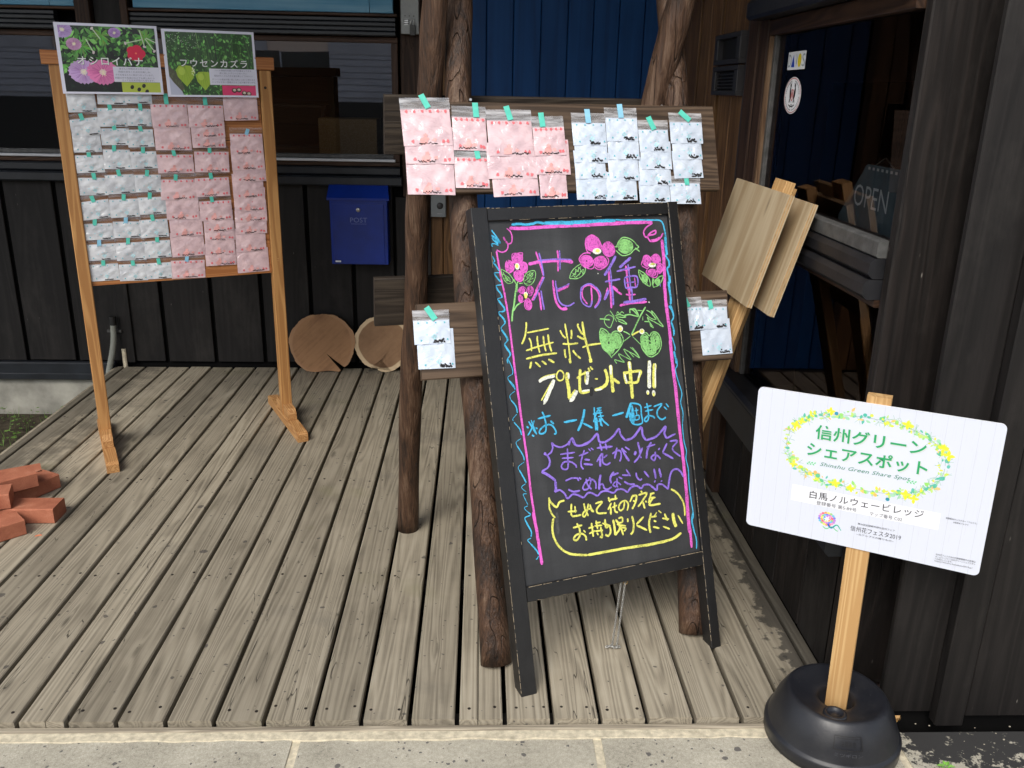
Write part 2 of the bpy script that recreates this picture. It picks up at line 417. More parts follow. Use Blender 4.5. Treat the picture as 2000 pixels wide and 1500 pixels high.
def _concrete():
    m, n, b = newmat('speckled_concrete'); N = G(n); p = N.pos()
    a = N.noise(p, 420, 4, .7); a2 = N.noise(p, 6, 6, .6); a3 = N.noise(p, 120, 3, .6)
    v = N.m('ADD', N.m('ADD', N.m('MULTIPLY', a, .5), N.m('MULTIPLY', a2, .3)), N.m('MULTIPLY', a3, .28))
    c = N.ramp(v, [(.36, (.15, .135, .105)), (.50, (.34, .315, .25)), (.60, (.44, .41, .33)), (.74, (.66, .62, .51))])
    wob = N.new('ShaderNodeTexNoise'); N.link(p, wob.inputs['Vector']); wob.inputs['Scale'].default_value = 70; wob.inputs['Detail'].default_value = 3
    ad = N.new('ShaderNodeVectorMath'); ad.operation = 'MULTIPLY_ADD'; N.link(wob.outputs['Color'], ad.inputs[0]); ad.inputs[1].default_value = (.012, .012, .012); N.link(p, ad.inputs[2])
    tot = None
    for sc_, th, r_ in ((9, .55, .24), (26, .5, .26), (70, .55, .33)):
        d = N.vor(ad.outputs[0], sc_); cl = N.sep(N.vor(ad.outputs[0], sc_, 'Color'))
        f = N.map(N.m('SUBTRACT', N.map(cl[0], th, 1, 0, r_), d), 0, .03, 0, 1)
        tot = f if tot is None else N.m('MAXIMUM', tot, f)
    c = N.mix(N.m('MULTIPLY', tot, .8), c, (.06, .055, .06))
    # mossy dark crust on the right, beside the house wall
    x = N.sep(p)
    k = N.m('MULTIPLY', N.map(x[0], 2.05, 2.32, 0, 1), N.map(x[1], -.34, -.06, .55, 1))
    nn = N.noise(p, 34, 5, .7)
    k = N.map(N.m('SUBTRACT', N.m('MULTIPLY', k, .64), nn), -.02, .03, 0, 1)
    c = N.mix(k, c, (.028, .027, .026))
    N.link(c, b.inputs['Base Color']); b.inputs['Roughness'].default_value = .85
    N.link(N.bump(v, .6, .003), b.inputs['Normal'])
    return m
M['concrete'] = _concrete()
M['mortar'] = flat('cream_mortar', (.56, .50, .37), .85, .3, 0, .3, .6, 60)
M['foundation'] = flat('foundation_concrete', (.30, .29, .25), .85, .3, 0, .45, .5, 5)
M['soil'] = flat('soil', (.055, .045, .03), .95, .2, 0, .5, 1, 30)
def _brick():
    m, n, b = newmat('red_brick'); N = G(n); co = N.coord()
    a = N.noise(co, 14, 5, .6); g = N.noise(co, 260, 3, .6)
    c = N.ramp(N.m('ADD', N.m('MULTIPLY', a, .7), N.m('MULTIPLY', g, .3)), [(.3, (.26, .080, .045)), (.55, (.40, .145, .082)), (.75, (.50, .23, .15))])
    pt = N.map(N.vor(co, 75), .05, .14, 1, 0); pt = N.m('MULTIPLY', pt, N.map(N.noise(co, 25, 2), .5, .6, 0, 1)); c = N.mix(N.m('MULTIPLY', pt, .6), c, (.09, .03, .02)); g = N.m('SUBTRACT', g, pt)
    N.link(c, b.inputs['Base Color']); b.inputs['Roughness'].default_value = .8; b.inputs['Specular IOR Level'].default_value = .25
    N.link(N.bump(g, .5, .0015), b.inputs['Normal']); return m
M['brick'] = _brick()
def _endgrain(name, heart, mid, sap, rs, saw):
    m, n, b = newmat(name); N = G(n); co = N.coord('Object', False)
    s = N.sep(co); r = N.m('POWER', N.m('ADD', N.m('POWER', s[0], 2), N.m('POWER', s[2], 2)), .5)
    r = N.m('ADD', r, N.m('MULTIPLY', N.m('SUBTRACT', N.noise(co, 8, 3, .5), .5), .025))
    rg = N.map(N.m('SINE', N.m('MULTIPLY', r, 1500)), -1, 1, 0, 1)
    rot = N.new('ShaderNodeVectorRotate'); rot.rotation_type = 'Y_AXIS'; N.link(co, rot.inputs[0]); rot.inputs['Angle'].default_value = .75
    sw = N.noise(N.scale(rot.outputs[0], (3, 3, 55)), 1, 4, .6)
    v = N.m('ADD', N.m('MULTIPLY', rg, .12), N.m('ADD', N.m('MULTIPLY', sw, saw), N.m('MULTIPLY', N.noise(co, 9, 5, .6), .8)))
    c = N.ramp(v, [(.35, heart), (.9, mid)])
    c = N.mix(N.map(r, rs, rs + .006, 0, 1), c, sap)
    N.link(c, b.inputs['Base Color']); b.inputs['Roughness'].default_value = .75
    N.link(N.bump(v, .6, .003), b.inputs['Normal']); return m
M['slice_a'] = _endgrain('sawn_end_grain', (.12, .052, .020), (.34, .18, .082), (.36, .20, .10), .165, .75)
M['slice_b'] = _endgrain('ringed_end_grain', (.17, .09, .042), (.34, .20, .105), (.62, .47, .29), .137, .3)
M['bark'] = flat('bark', (.05, .032, .02), .9, .2, 0, .5, 1, 30)
def _glass(name, ior, gc):
    m, n, b = newmat(name); n.nodes.remove(b); N = G(n)
    out = n.nodes['Material Output']
    fr = N.new('ShaderNodeFresnel'); fr.inputs[0].default_value = ior
    tr = N.new('ShaderNodeBsdfTransparent'); tr.inputs[0].default_value = (.72, .73, .72, 1)
    gl = N.new('ShaderNodeBsdfGlossy'); gl.inputs['Roughness'].default_value = .015; gl.inputs[0].default_value = gc
    tx = N.new('ShaderNodeTexCoord').outputs['Object']
    N.link(N.bump(N.noise(tx, 2.2, 2, .5), .012, .02), gl.inputs['Normal'])
    mx = N.new('ShaderNodeMixShader'); N.link(fr.outputs[0], mx.inputs[0]); N.link(tr.outputs[0], mx.inputs[1]); N.link(gl.outputs[0], mx.inputs[2])
    N.link(mx.outputs[0], out.inputs['Surface']); return m
M['glass'] = _glass('window_glass', 1.55, (.62, .54, .54, 1))
M['glass_b'] = _glass('window_glass_front', 2.3, (1, 1, 1, 1))
M['room'] = flat('dim_room_wall', (.10, .075, .055), .8)
M['room_b'] = flat('mauve_room_wall', (.50, .36, .36), .8)
M['siding'] = flat('grey_siding', (.55, .56, .64), .6, .3, 0, .1, 0, 3)
M['stucco'] = flat('pinkish_stucco', (.88, .72, .64), .8)
M['foliage'] = flat('leaf_green', (.07, .13, .03), .5, .4, 0, .5, 0, 30)
M['dead_leaf'] = flat('dead_leaf', (.42, .24, .08), .6)
def _bp():
    m, n, b = newmat('black_plastic'); N = G(n); co = N.coord()
    dust = N.map(N.noise(co, 13, 5, .65), .45, .75, 0, .22)
    up = N.map(N.sep(co)[2], .105, .14, 0, 1)
    c = N.mix(dust, (.011, .0118, .0155), (.055, .052, .048))
    sp = N.m('MULTIPLY', N.map(N.vor(co, 95), .05, .11, 1, 0), N.map(N.noise(co, 18, 2), .50, .60, 0, 1))
    c = N.mix(N.m('MULTIPLY', sp, .55), c, (.22, .21, .19))
    N.link(c, b.inputs['Base Color']); N.link(N.map(N.noise(co, 16, 4), .3, .7, .30, .48), b.inputs['Roughness'])
    N.link(N.bump(N.noise(co, 160, 3), .15, .001), b.inputs['Normal']); return m
M['black_plastic'] = _bp()
M['conduit'] = flat('grey_conduit', (.24, .25, .22), .5)
def packetmat(name, c, c2, rough):
    """glossy film over printed paper"""
    m, n, b = newmat(name); N = G(n); co = N.coord()
    a = N.noise(co, 22, 3, .5)
    N.link(N.ramp(a, [(.35, c2), (.65, c)]), b.inputs['Base Color'])
    b.inputs['Roughness'].default_value = rough; b.inputs['Specular IOR Level'].default_value = .5
    b.inputs['Coat Weight'].default_value = 1; b.inputs['Coat Roughness'].default_value = .13; b.inputs['Coat IOR'].default_value = 1.6
    nz = N.noise(N.scale(co, (1, 1.7, 1)), 17, 2.5, .5, 1.6)
    N.link(N.bump(nz, 1.0, .012), b.inputs['Coat Normal'])
    N.link(N.bump(nz, .35, .004), b.inputs['Normal'])
    return m
M['pk_white'] = packetmat('white_seed_bag', (.74, .76, .79), (.50, .52, .56), .3)
M['pk_pink'] = packetmat('pink_seed_bag', (.80, .58, .60), (.60, .42, .45), .3)
M['pk_blue'] = packetmat('bluish_seed_bag', (.66, .73, .83), (.54, .62, .73), .3)
def _film(name, lo, hi):
    m, n, b = newmat(name); n.nodes.remove(b); N = G(n); out = n.nodes['Material Output']
    co = N.coord(); nz = N.noise(N.scale(co, (8, 60, 1)), 1.5, 4, .6)
    tr = N.new('ShaderNodeBsdfTransparent'); tr.inputs[0].default_value = (.92, .92, .93, 1)
    gl = N.new('ShaderNodeBsdfGlossy'); gl.inputs['Roughness'].default_value = .16; N.link(N.bump(nz, .8, .004), gl.inputs['Normal'])
    df = N.new('ShaderNodeBsdfDiffuse'); df.inputs[0].default_value = (.7, .7, .72, 1)
    m1 = N.new('ShaderNodeMixShader'); m1.inputs[0].default_value = .12; N.link(tr.outputs[0], m1.inputs[1]); N.link(gl.outputs[0], m1.inputs[2])
    m2 = N.new('ShaderNodeMixShader'); N.link(N.map(nz, .4, .75, lo, hi), m2.inputs[0]); N.link(m1.outputs[0], m2.inputs[1]); N.link(df.outputs[0], m2.inputs[2])
    N.link(m2.outputs[0], out.inputs['Surface']); return m
M['film'] = _film('clear_zip_film', .0, .22)
M['film_b'] = _film('frosted_zip_film', .18, .75)
M['tape_g'] = flat('green_masking_tape', (.10, .56, .44), .5, .4, 0, .12, 0, 60)
M['tape_b'] = flat('blue_masking_tape', (.26, .56, .74), .5, .4, 0, .12, 0, 60)
M['seed'] = flat('dark_seed', (.022, .019, .02), .4, .5, 0, .5, 0, 200)
M['ink_t'] = flat('teal_print', (.12, .45, .52), .5)
M['ink_tp'] = flat('pale_teal_print', (.42, .70, .76), .5)
M['ink_r'] = flat('rose_print', (.72, .16, .18), .5)
M['ink_rp'] = flat('pale_rose_print', (.80, .40, .38), .5)

# ---------------------------------------------------------------- ground, walkway, deck
W = 3.045            # front face of the back wall
RX = 2.165           # face of the right-hand wall
g = mesh('ground', [(-40, -40, -.42), (40, -40, -.42), (40, 40, -.42), (-40, 40, -.42)], [(0, 1, 2, 3)], M['soil']); tag(g, kind='structure')
walk = empty('walkway'); tag(walk, kind='structure')
xs = [-8.6] + [.72 + .765 * k for k in range(-4, 9)]
xs = [.72 + .765 * k for k in range(-7, 8)]
for r_ in range(4):
    y1 = -.012 - r_ * 1.0 - (.022 if r_ == 0 else 0); y0 = -.012 - (r_ + 1) * 1.0 + .012
    for i in range(len(xs) - 1):
        xa, xb = xs[i] + .011 + rng.uniform(-.001, .001), xs[i + 1] - .011
        if r_ == 0 or abs((xa + xb) / 2 - 1) < 4:
            box('paving_slab', xa, xb, y0, y1, -.30, -.0205 + rng.uniform(-.001, .001), M['concrete'], walk, .003, 0)
box('slab_joint', xs[0], xs[-1], -4.0, -.0345, -.30, -.0235, M['mortar'], walk, .001, 0)
mb = MB(); n = 150; rr = random.Random(3)
for i in range(n):
    xa = xs[0] + (2.19 - xs[0]) * i / n; xb = xs[0] + (2.19 - xs[0]) * (i + 1) / n
    e0 = getattr(rr, 'last', .03); e1 = .030 + rr.uniform(-.004, .004); rr.last = e1
    z = -.0165
    b_ = len(mb.v)
    mb.v += [(xa, -.0225, z), (xb, -.0225, z), (xb, -.0225 - e1, z), (xa, -.0225 - e0, z), (xb, -.0225 - e1 - .003, -.03), (xa, -.0225 - e0 - .003, -.03)]
    mb.f += [(b_ + 3, b_ + 2, b_ + 1, b_), (b_ + 5, b_ + 4, b_ + 2, b_ + 3)]
mb.build('mortar_strip', M['mortar'], walk)
far = box('road', -40, 40, -40, -4.02, -.40, -.06, M['concrete'], None, .002, 0); tag(far, kind='structure')
side = box('road', 3.2, 40, -4.0, 12, -.40, -.07, M['concrete'], None, .002, 1); tag(side, kind='structure')

deck = empty('deck'); tag(deck, kind='structure')
pitch = .125
GX = {}
for k in range(-8, 18):
    GX[k] = k * pitch + rng.uniform(-.0015, .0015)
for k in range(-7, 17):
    a, b_ = GX[k] + .0062, GX[k + 1] - .0062
    z = rng.uniform(-.0012, .0008)
    cut = {0: .59, 9: .43}.get(k)          # two boards are split lengthwise
    for a_, c_ in (((a, a + (b_ - a) * cut - .001), (a + (b_ - a) * cut + .001, b_)) if cut else ((a, b_),)):
        v, f = cbox(a_, c_, 0, W - .035 + rng.uniform(-.006, .006), -.035 + z, z, .003, 1)
        mesh('plank', v, f, M['deck'], deck)
box('plank', GX[17] + .0055, RX - .002, 0, W - .035, -.035, 0, M['deck'], deck, .003, 1)
box('plank', -.915, GX[-7] - .0055, .0, W - .035, -.035, -.001, M['deck'], deck, .003, 1)
box('nosing_board', -.93, RX, -.024, -.006, -.06, -.012, M['deck_edge'], deck, .003, 0)
box('edge_board', -.935, -.917, 0, W - .03, -.20, -.006, M['deck_edge'], deck, .003, 1)
for y in (.04, .72, 1.47, 2.2, 2.92):
    box('joist', -.9, RX, y - .03, y + .03, -.13, -.0375, M['dark_wood_x'], deck, .002, 0)
for x in (-.85, .6, 2.0):
    for y in (.1, 1.5, 2.9): box('deck_post', x - .045, x + .045, y - .045, y + .045, -.42, -.13, M['dark_wood_v'], deck, .002, 2)
box('deck_bed', -.9, 2.2, .02, 3.0, -.42, -.22, M['black'], deck, .002, 0)
mb = MB()
for y in (.045, .72, 1.47, 2.2, 2.93):
    for k in range(-7, 17):
        for dx in (.026, .099):
            x = k * pitch + dx + rng.uniform(-.006, .006); yy = y + rng.uniform(-.012, .012)
            v, f = lathe([(0, .0012), (.0042, .0012), (.0047, -.001)], 9)
            mb.add(v, f, Matrix.Translation((x, yy, -.0008)))
nl = mb.build('nail_heads', M['nail'], deck); tag(nl, kind='stuff')

# ---------------------------------------------------------------- the house
house = empty('house'); tag(house, 'dark timber house with board and batten walls, blue door and wide windows', 'building')
def H(name, *a, **k): return box(name, *a[:6], a[6], a[7] if len(a) > 7 else house, **k)
# lower boarding of the back wall
H('wall_backing', -3.4, 1.06, W + .012, W + .05, -.09, 2.75, M['black'])
seams = [-3.11, -2.83, -2.55, -2.27, -1.99, -1.71, -1.43, -1.149, -.872, -.636, -.354, -.071, .21, .46, .70]
for i in range(len(seams) - 1):
    a, b_ = seams[i] + .011, seams[i + 1] - .011
    H('wall_board', a, b_, W, W + .022, .022 + rng.uniform(0, .006), 1.045, M['dark_wood_v'], c=.003, ax=2)
H('batten', -.885, -.815, W - .016, W - .001, .02, 1.045, M['dark_wood_v'], c=.003, ax=2)
H('base_flashing', -3.4, -.93, W - .035, W + .01, -.082, .018, M['ledge'], c=.006)
H('base_flashing', -3.4, -.93, W - .045, W - .034, -.082, -.045, M['ledge'], c=.003)
H('foundation', -3.4, 1.2, W - .002, W + .25, -.60, -.083, M['foundation'], c=.004)
H('lower_ledge', -3.4, .745, W - .062, W + .01, 1.046, 1.098, M['ledge'], c=.008)
H('upper_ledge', -3.4, .735, W - .034, W + .01, 1.1, 1.146, M['ledge'], c=.008)
# windows of the back wall
def window_back(x0, x1):
    wn = empty('window', (0, 0, 0), parent=house)
    box('frame', x0 - .035, x1 + .035, W - .02, W + .04, 1.149, 1.172, M['frame_wood_x'], wn)
    box('frame', x0 - .035, x1 + .035, W - .012, W + .05, 1.777, 1.806, M['frame_wood_x'], wn)
    box('frame', x0 - .035, x0, W - .012, W + .05, 1.173, 1.776, M['frame_wood_z'], wn)
    box('frame', x1, x1 + .035, W - .012, W + .05, 1.173, 1.776, M['frame_wood_z'], wn)
    box('sill', x0 + .001, x1 + .012, W - .040, W + .0, 1.1735, 1.187, M['sill_white'], wn, c=.003)
    box('sill_rail', x0 + .001, x1 - .001, W - .012, W + .03, 1.188, 1.209, M['alu_dark'], wn, c=.003)
    mesh('pane', [(x0 - .003, W + .012, 1.207), (x1 + .003, W + .012, 1.207), (x1 + .003, W + .012, 1.779), (x0 - .003, W + .012, 1.779)], [(0, 1, 2, 3)], M['glass_b'], wn)
    return wn
for o in [o for o in C.objects if o.name.startswith('wall_backing')]: bpy.data.objects.remove(o)
H('wall_backing', -3.4, 1.06, W + .024, W + .05, -.09, 1.149, M['black'])
H('wall_backing', -3.4, 1.06, W + .052, W + .08, 1.808, 2.75, M['black'])
H('wall_backing', -3.4, -2.44, W + .024, W + .05, 1.149, 1.808, M['black'])
H('wall_backing', -.985, -.655, W + .024, W + .05, 1.149, 1.808, M['black'])
H('wall_backing', .745, 1.06, W + .024, W + .05, 1.149, 1.808, M['black'])
window_back(-2.4, -1.03)
w2 = window_back(-.60, .70)
for xx in (-.96, -.85, -.74): H('pier_board', xx - .03, xx + .07, W - .004, W + .022, 1.15, 1.805, M['brown_wood_v'], c=.003, ax=2)
# slatted black shutter cases and the blue panels above them
for x0, x1 in ((-2.5, -.99), (-.62, .73)):
    for k in range(4): H('case_slat', x0, x1, W - .075 + (k % 2) * .006, W - .02, 1.808 + k * .0225, 1.829 + k * .0225, M['ledge'], c=.004)
for x0, x1 in ((-2.5, -.88), (-.585, .72)):
    H('panel_frame', x0 - .025, x1 + .02, W - .085, W - .02, 1.9, 1.914, M['frame_wood_x'])
    z = 1.916
    H('blue_board', x0, x1 - .12, W - .08, W - .04, z, z + .083, M['blue_panel'], c=.003)
    H('blue_board', x1 - .117, x1, W - .08, W - .04, z, z + .083, M['blue_panel'], c=.003)
    H('blue_board', x0, x1, W - .086, W - .04, z + .086, z + .26, M['blue_panel'], c=.003)
H('white_strip', -.30, .50, W - .10, W - .087, 2.0, 2.02, M['white_paper'])
H('post', -.875, -.80, W - .09, W - .003, 1.81, 2.7, M['reddish_wood_v'], c=.004, ax=2)
H('post', -.797, -.655, W - .05, W - .003, 1.81, 2.7, M['dark_wood_v'], c=.004, ax=2)
H('post', -.65, -.612, W - .09, W - .003, 1.81, 2.7, M['reddish_wood_v'], c=.004, ax=2)
H('upper_boards', -3.4, 2.2, W - .03, W - .004, 2.19, 2.75, M['dark_wood_x'])
# brown boards right of the window, door frame and door
for a, b_ in ((.747, .862), (.866, .965), (.969, 1.055)):
    H('wall_board', a, b_, W, W + .022, .005, 2.185, M['brown_wood_v'] if a > .8 else M['reddish_wood_v'], c=.003, ax=2)
for a, b_ in ((.705, .80), (.804, .90)): H('wall_board', a, b_, W - .022, W - .001, .02, .985, M['dark_wood_v'], c=.003, ax=2)
door = empty('door', parent=house)
box('frame', 1.06, 1.098, W - .015, W + .05, 0, 2.2, M['reddish_wood_v'], door, ax=2)
gx = [1.10, 1.2, 1.342, 1.486, 1.627, 1.762, 1.897, 2.03, 2.16]
for i in range(len(gx) - 1):
    box('door_plank', gx[i] + .0016, gx[i + 1] - .0016, W + .003 + rng.uniform(-.001, .001), W + .035, .01, 2.185, M['blue_door'], door, .0035, 2)
box('door_core', 1.1, 2.16, W + .036, W + .06, 0, 2.185, M['black'], door)
for o_ in list(door.children)[:0]: pass
box('threshold', 1.06, 2.16, W - .03, W + .05, -.03, .008, M['dark_wood_x'], door)
# ---- right-hand wall, face at x = RX
H('wall_backing', RX + .024, RX + .05, 1.24, W + .05, -.2, 2.75, M['black'])
for a, b_ in ((3.04, 2.86), (2.85, 2.67), (2.655, 2.36), (2.325, 2.16), (2.155, 1.985), (1.93, 1.735), (1.73, 1.50)):
    H('wall_board', RX, RX + .022, a, b_, .0, 2.75, M['brown_wood_v'], c=.003, ax=2)
for z0, z1, lou in ((1.668, 1.782, 0), (1.552, 1.662, 1)):
    vn = empty('vent', parent=house)
    y0, y1 = 1.57, 1.945
    box('vent_frame', RX - .03, RX - .0005, y0, y1, z0, z0 + .018, M['vent'], vn)
    box('vent_frame', RX - .03, RX - .0005, y0, y1, z1 - .018, z1, M['vent'], vn)
    box('vent_frame', RX - .03, RX - .0005, y0, y0 + .05, z0 + .0185, z1 - .0185, M['vent'], vn, ax=2)
    box('vent_frame', RX - .03, RX - .0005, y1 - .05, y1, z0 + .0185, z1 - .0185, M['vent'], vn, ax=2)
    box('vent_back', RX - .006, RX - .0008, y0 + .05, y1 - .05, z0 + .0185, z1 - .0185, M['vent_in'], vn)
    if lou:
        for k in range(5):
            box('louvre', RX - .022, RX - .0065, y0 + .06, y1 - .06, z0 + .026 + k * .0125, z0 + .031 + k * .0125, M['vent'], vn, .001)
H('corner_post', RX - .022, RX + .05, 1.475, 1.505, 0, 2.75, M['vent'], c=.003, ax=2)
H('corner_post', RX - .028, RX + .05, 1.36, 1.472, 0, 2.75, M['reddish_wood_v'], c=.005, ax=2)
H('corner_post', RX - .024, RX + .05, 1.262, 1.357, .56, 2.75, M['reddish_wood_v'], c=.005, ax=2)
wr = empty('window', parent=house)
box('trim', RX - .02, RX + .03, 1.240, 1.260, .56, 1.745, M['pale_trim'], wr, ax=2)
box('frame', RX - .008, RX + .03, 1.216, 1.2385, 1.22, 1.745, M['alu_dark'], wr, ax=2)
box('frame', RX - .008, RX + .03, 1.216, 1.2385, .56, 1.08, M['alu_dark'], wr, ax=2)
box('frame', RX - .02, RX + .03, .21, 1.262, 1.746, 1.795, M['frame_wood_y'], wr, ax=1)
box('sill_rail', RX - .022, RX + .02, .21, 1.238, 1.182, 1.2245, M['alu_dark'], wr, c=.004, ax=1)
box('sill', RX - .036, RX + .03, .21, 1.26, 1.130, 1.180, M['ledge2'], wr, c=.012, ax=1)
box('sill', RX - .044, RX + .03, .21, 1.27, 1.078, 1.128, M['ledge2'], wr, c=.012, ax=1)
box('frame', RX - .012, RX + .03, .21, 1.238, 1.058, 1.077, M['frame_wood_y'], wr, ax=1)
box('sill', RX - .075, RX + .03, .19, 1.30, .520, .557, M['ledge2'], wr, c=.014, ax=1)
for z0, z1 in ((1.2245, 1.745), (.5575, 1.058)):
    mesh('pane', [(RX + .006, .2, z0), (RX + .006, 1.217, z0), (RX + .006, 1.217, z1), (RX + .006, .2, z1)], [(3, 2, 1, 0)], M['glass'], wr)
H('shutter_case', RX - .085, RX + .03, .21, 1.33, 1.797, 1.86, M['ledge2'], c=.01, ax=1)
H('shutter_case', RX - .07, RX + .03, .21, 1.33, 1.862, 1.93, M['dark_wood_x'], c=.006, ax=1)
H('upper_wall', RX - .01, RX + .03, .21, 1.36, 1.932, 2.75, M['dark_wood_v'], c=.004)
H('skirt_flashing', RX - .05, RX + .02, .19, 1.50, .37, .515, M['ledge'], c=.012, ax=1)
yy = [.19, .42, .66, .90, 1.13, 1.36]
for i in range(5): H('wall_board', RX, RX + .022, yy[i] + .003, yy[i + 1] - .003, .0, .52, M['umber_wood_v'] if i % 2 else M['front_wood_v'], c=.003, ax=2)
H('wall_backing', RX + .023, RX + .05, .19, 1.24, -.2, .556, M['black'])
# ---- wall turning towards the viewer at the right edge
H('corner_board', RX, RX + .18, .168, .206, -.02, 2.75, M['umber_wood_v'], c=.004, ax=2)
H('wall_backing', 2.361, 3.2, .06, .10, -.02, 2.75, M['black'])
H('return_board', 2.346, 2.36, .043, .205, -.02, 2.75, M['black'], c=.002, ax=2)
H('wall_board', 2.25, 2.392, .020, .042, .0, 2.75, M['front_wood_v'], c=.004, ax=2)
H('batten', 2.386, 2.462, -.018, .0195, -.016, 2.75, M['front_wood_v'], c=.004, ax=2)
H('wall_board', 2.476, 2.78, .006, .042, -.004, 2.75, M['front_wood_v'], c=.004, ax=2)
H('batten', 2.79, 2.87, -.018, .03, -.01, 2.75, M['front_wood_v'], c=.004, ax=2)
H('wall_board', 2.88, 3.2, .006, .042, -.004, 2.75, M['front_wood_v'], c=.004, ax=2)
H('wall_base', 2.20, 3.2, .045, .06, -.30, .03, M['black'])
# roof of the porch
for k in range(13):
    H('roof_board', -3.4, 3.2, W - k * .2, W - k * .2 - .195, 2.76, 2.79, M['dark_wood_x'], c=.003, ax=0)
H('roof', -3.5, 3.3, .44, 6.5, 2.82, 2.86, M['black'])
H('eave_board', -3.5, 3.3, .416, .438, 2.68, 2.88, M['ledge'], c=.006)
# rooms behind the panes
room = [(-3.4, 1.1, W + .09, 5.6, .2, 2.6), (RX + .06, 4.6, .22, W, -.1, 2.6)]
for i, (a, b_, c_, d, e, f_) in enumerate(room):
    v = [(x, y, z) for z in (e, f_) for y in (c_, d) for x in (a, b_)]
    fs = [(0, 1, 3, 2), (4, 6, 7, 5), (0, 2, 6, 4) if i == 0 else (2, 6, 7, 3), (1, 5, 7, 3), (2, 3, 7, 6) if i == 0 else (0, 4, 5, 1)]
    mesh('room_shell', v, fs, M['room'] if i == 0 else M['room_b'], house)
sh = empty('shelf_unit', (0, 0, 0)); tag(sh, 'open wooden shelf unit inside the room behind the long window', 'shelf')
for z in (.9, 1.15, 1.42): box('shelf', -.75, .15, 4.2, 4.45, z, z + .022, M['plank_x'], sh)
for x in (-.75, -.32, .12): box('upright', x, x + .022, 4.2, 4.45, .2, 1.44, M['plank_x'], sh, ax=2)
bxo = box('cardboard_box', .22, .56, 3.5, 3.75, .9, 1.38, M['stake'], None, .004, 0); tag(bxo, 'pale cardboard box just inside the long window near its right end', 'box')
tb = empty('table', (0, 0, 0)); tag(tb, 'dim wooden table inside the long window carrying a cardboard box', 'table')
box('table_top', -.2, .64, 3.4, 3.9, .865, .895, M['plank_x'], tb)
for x in (-.16, .58):
    for y in (3.44, 3.84): box('leg', x, x + .04, y, y + .04, .2, .864, M['plank_x'], tb, ax=2)

# stickers on the right-hand window
def rplane(y, z):   # frame on the pane: +x runs towards the viewer (-Y), +y is up
    return Matrix.Translation((RX + .0045, y, z)) @ Matrix(((0, 0, -1, 0), (-1, 0, 0, 0), (0, 1, 0, 0), (0, 0, 0, 1)))
ST = rplane(1.109, 1.634)
st = mesh('sticker', [ST @ Vector(p) for p in ((0, 0, 0), (.162, 0, 0), (.162, .054, 0), (0, .054, 0))], [(0, 1, 2, 3)], M['white_paper'], wr)
tealink = flat('sticker_grey_ink', (.30, .36, .40), .5); blueink = flat('sticker_blue_ink', (.01, .06, .45), .5); yelink = flat('sticker_yellow_ink', (.75, .60, .02), .5); blk = flat('black_ink', (.012, .012, .015), .5); redink = flat('red_ink', (.50, .06, .05), .5)
for ch, x in (('D', .008), ('V', .072), ('S', .133)): text(ch, x, .008, .0008, .026 if ch != 'V' else .02, .038, tealink, st, bold=0, M=ST)
m_ = MB(); m_.v = [ST @ Vector(p) for p in ((.036, .008, .0009), (.068, .008, .0009), (.054, .046, .0009))]; m_.f = [(0, 1, 2)]; m_.build('blue_triangle', blueink, st)
m_ = MB(); ell(m_, .110, .027, .016, .020, .0009); m_.v = [ST @ Vector(p) for p in m_.v]; m_.build('yellow_oval', yelink, st)
SR = rplane(1.108, 1.500)
m_ = MB(); ell(m_, .078, .056, .078, .056, 0, 40); m_.v = [SR @ Vector(p) for p in m_.v]; st2 = m_.build('sticker', M['white_paper'], wr)
m_ = MB(); ribbon(m_, [(.078 + .073 * math.cos(a), .056 + .052 * math.sin(a)) for a in [i * .2618 for i in range(25)]], .0022, .0006, 2, 0)
m_.v = [SR @ Vector(p) for p in m_.v]; m_.build('red_ring', redink, st2)
m_ = MB()
for i in range(44):
    a = i * 2 * math.pi / 44
    if 1.35 < a < 1.75 or i % 11 == 0: continue
    cx, cy = .078 + .062 * math.cos(a), .056 + .0445 * math.sin(a)
    ell(m_, cx, cy, .0022, .0030, .0008, 5, a)
for cx in (.058, .098):
    ell(m_, cx, .062, .007, .020, .0008, 9, .2 if cx < .07 else -.2); ell(m_, cx, .086, .006, .006, .0009, 8); ribbon(m_, [(cx - .008, .094), (cx, .088), (cx + .008, .096)], .002, .001, 2, 0)
    ribbon(m_, [(cx, .045), (cx - .006, .034)], .004, .001, 2, 0); ribbon(m_, [(cx, .045), (cx + .006, .034)], .004, .001, 2, 0)
ribbon(m_, [(.05, .028), (.078, .022), (.106, .028)], .003, .001, 3, 0); ribbon(m_, [(.066, .018), (.078, .030), (.09, .018)], .002, .001, 3, 0)
m_.v = [SR @ Vector(p) for p in m_.v]; tag(m_.build('crest_figures', blk, st2), kind='stuff')
m_ = MB(); ribbon(m_, [(.068, .072), (.088, .072), (.088, .052), (.078, .040), (.068, .052), (.068, .072)], .003, .0012, 2, 0); ribbon(m_, [(.071, .050), (.078, .070), (.085, .050)], .003, .0013, 2, 0); ribbon(m_, [(.078, .066), (.078, .046)], .002, .0013, 2, 0)
m_.v = [SR @ Vector(p) for p in m_.v]; m_.build('crest_shield', redink, st2)

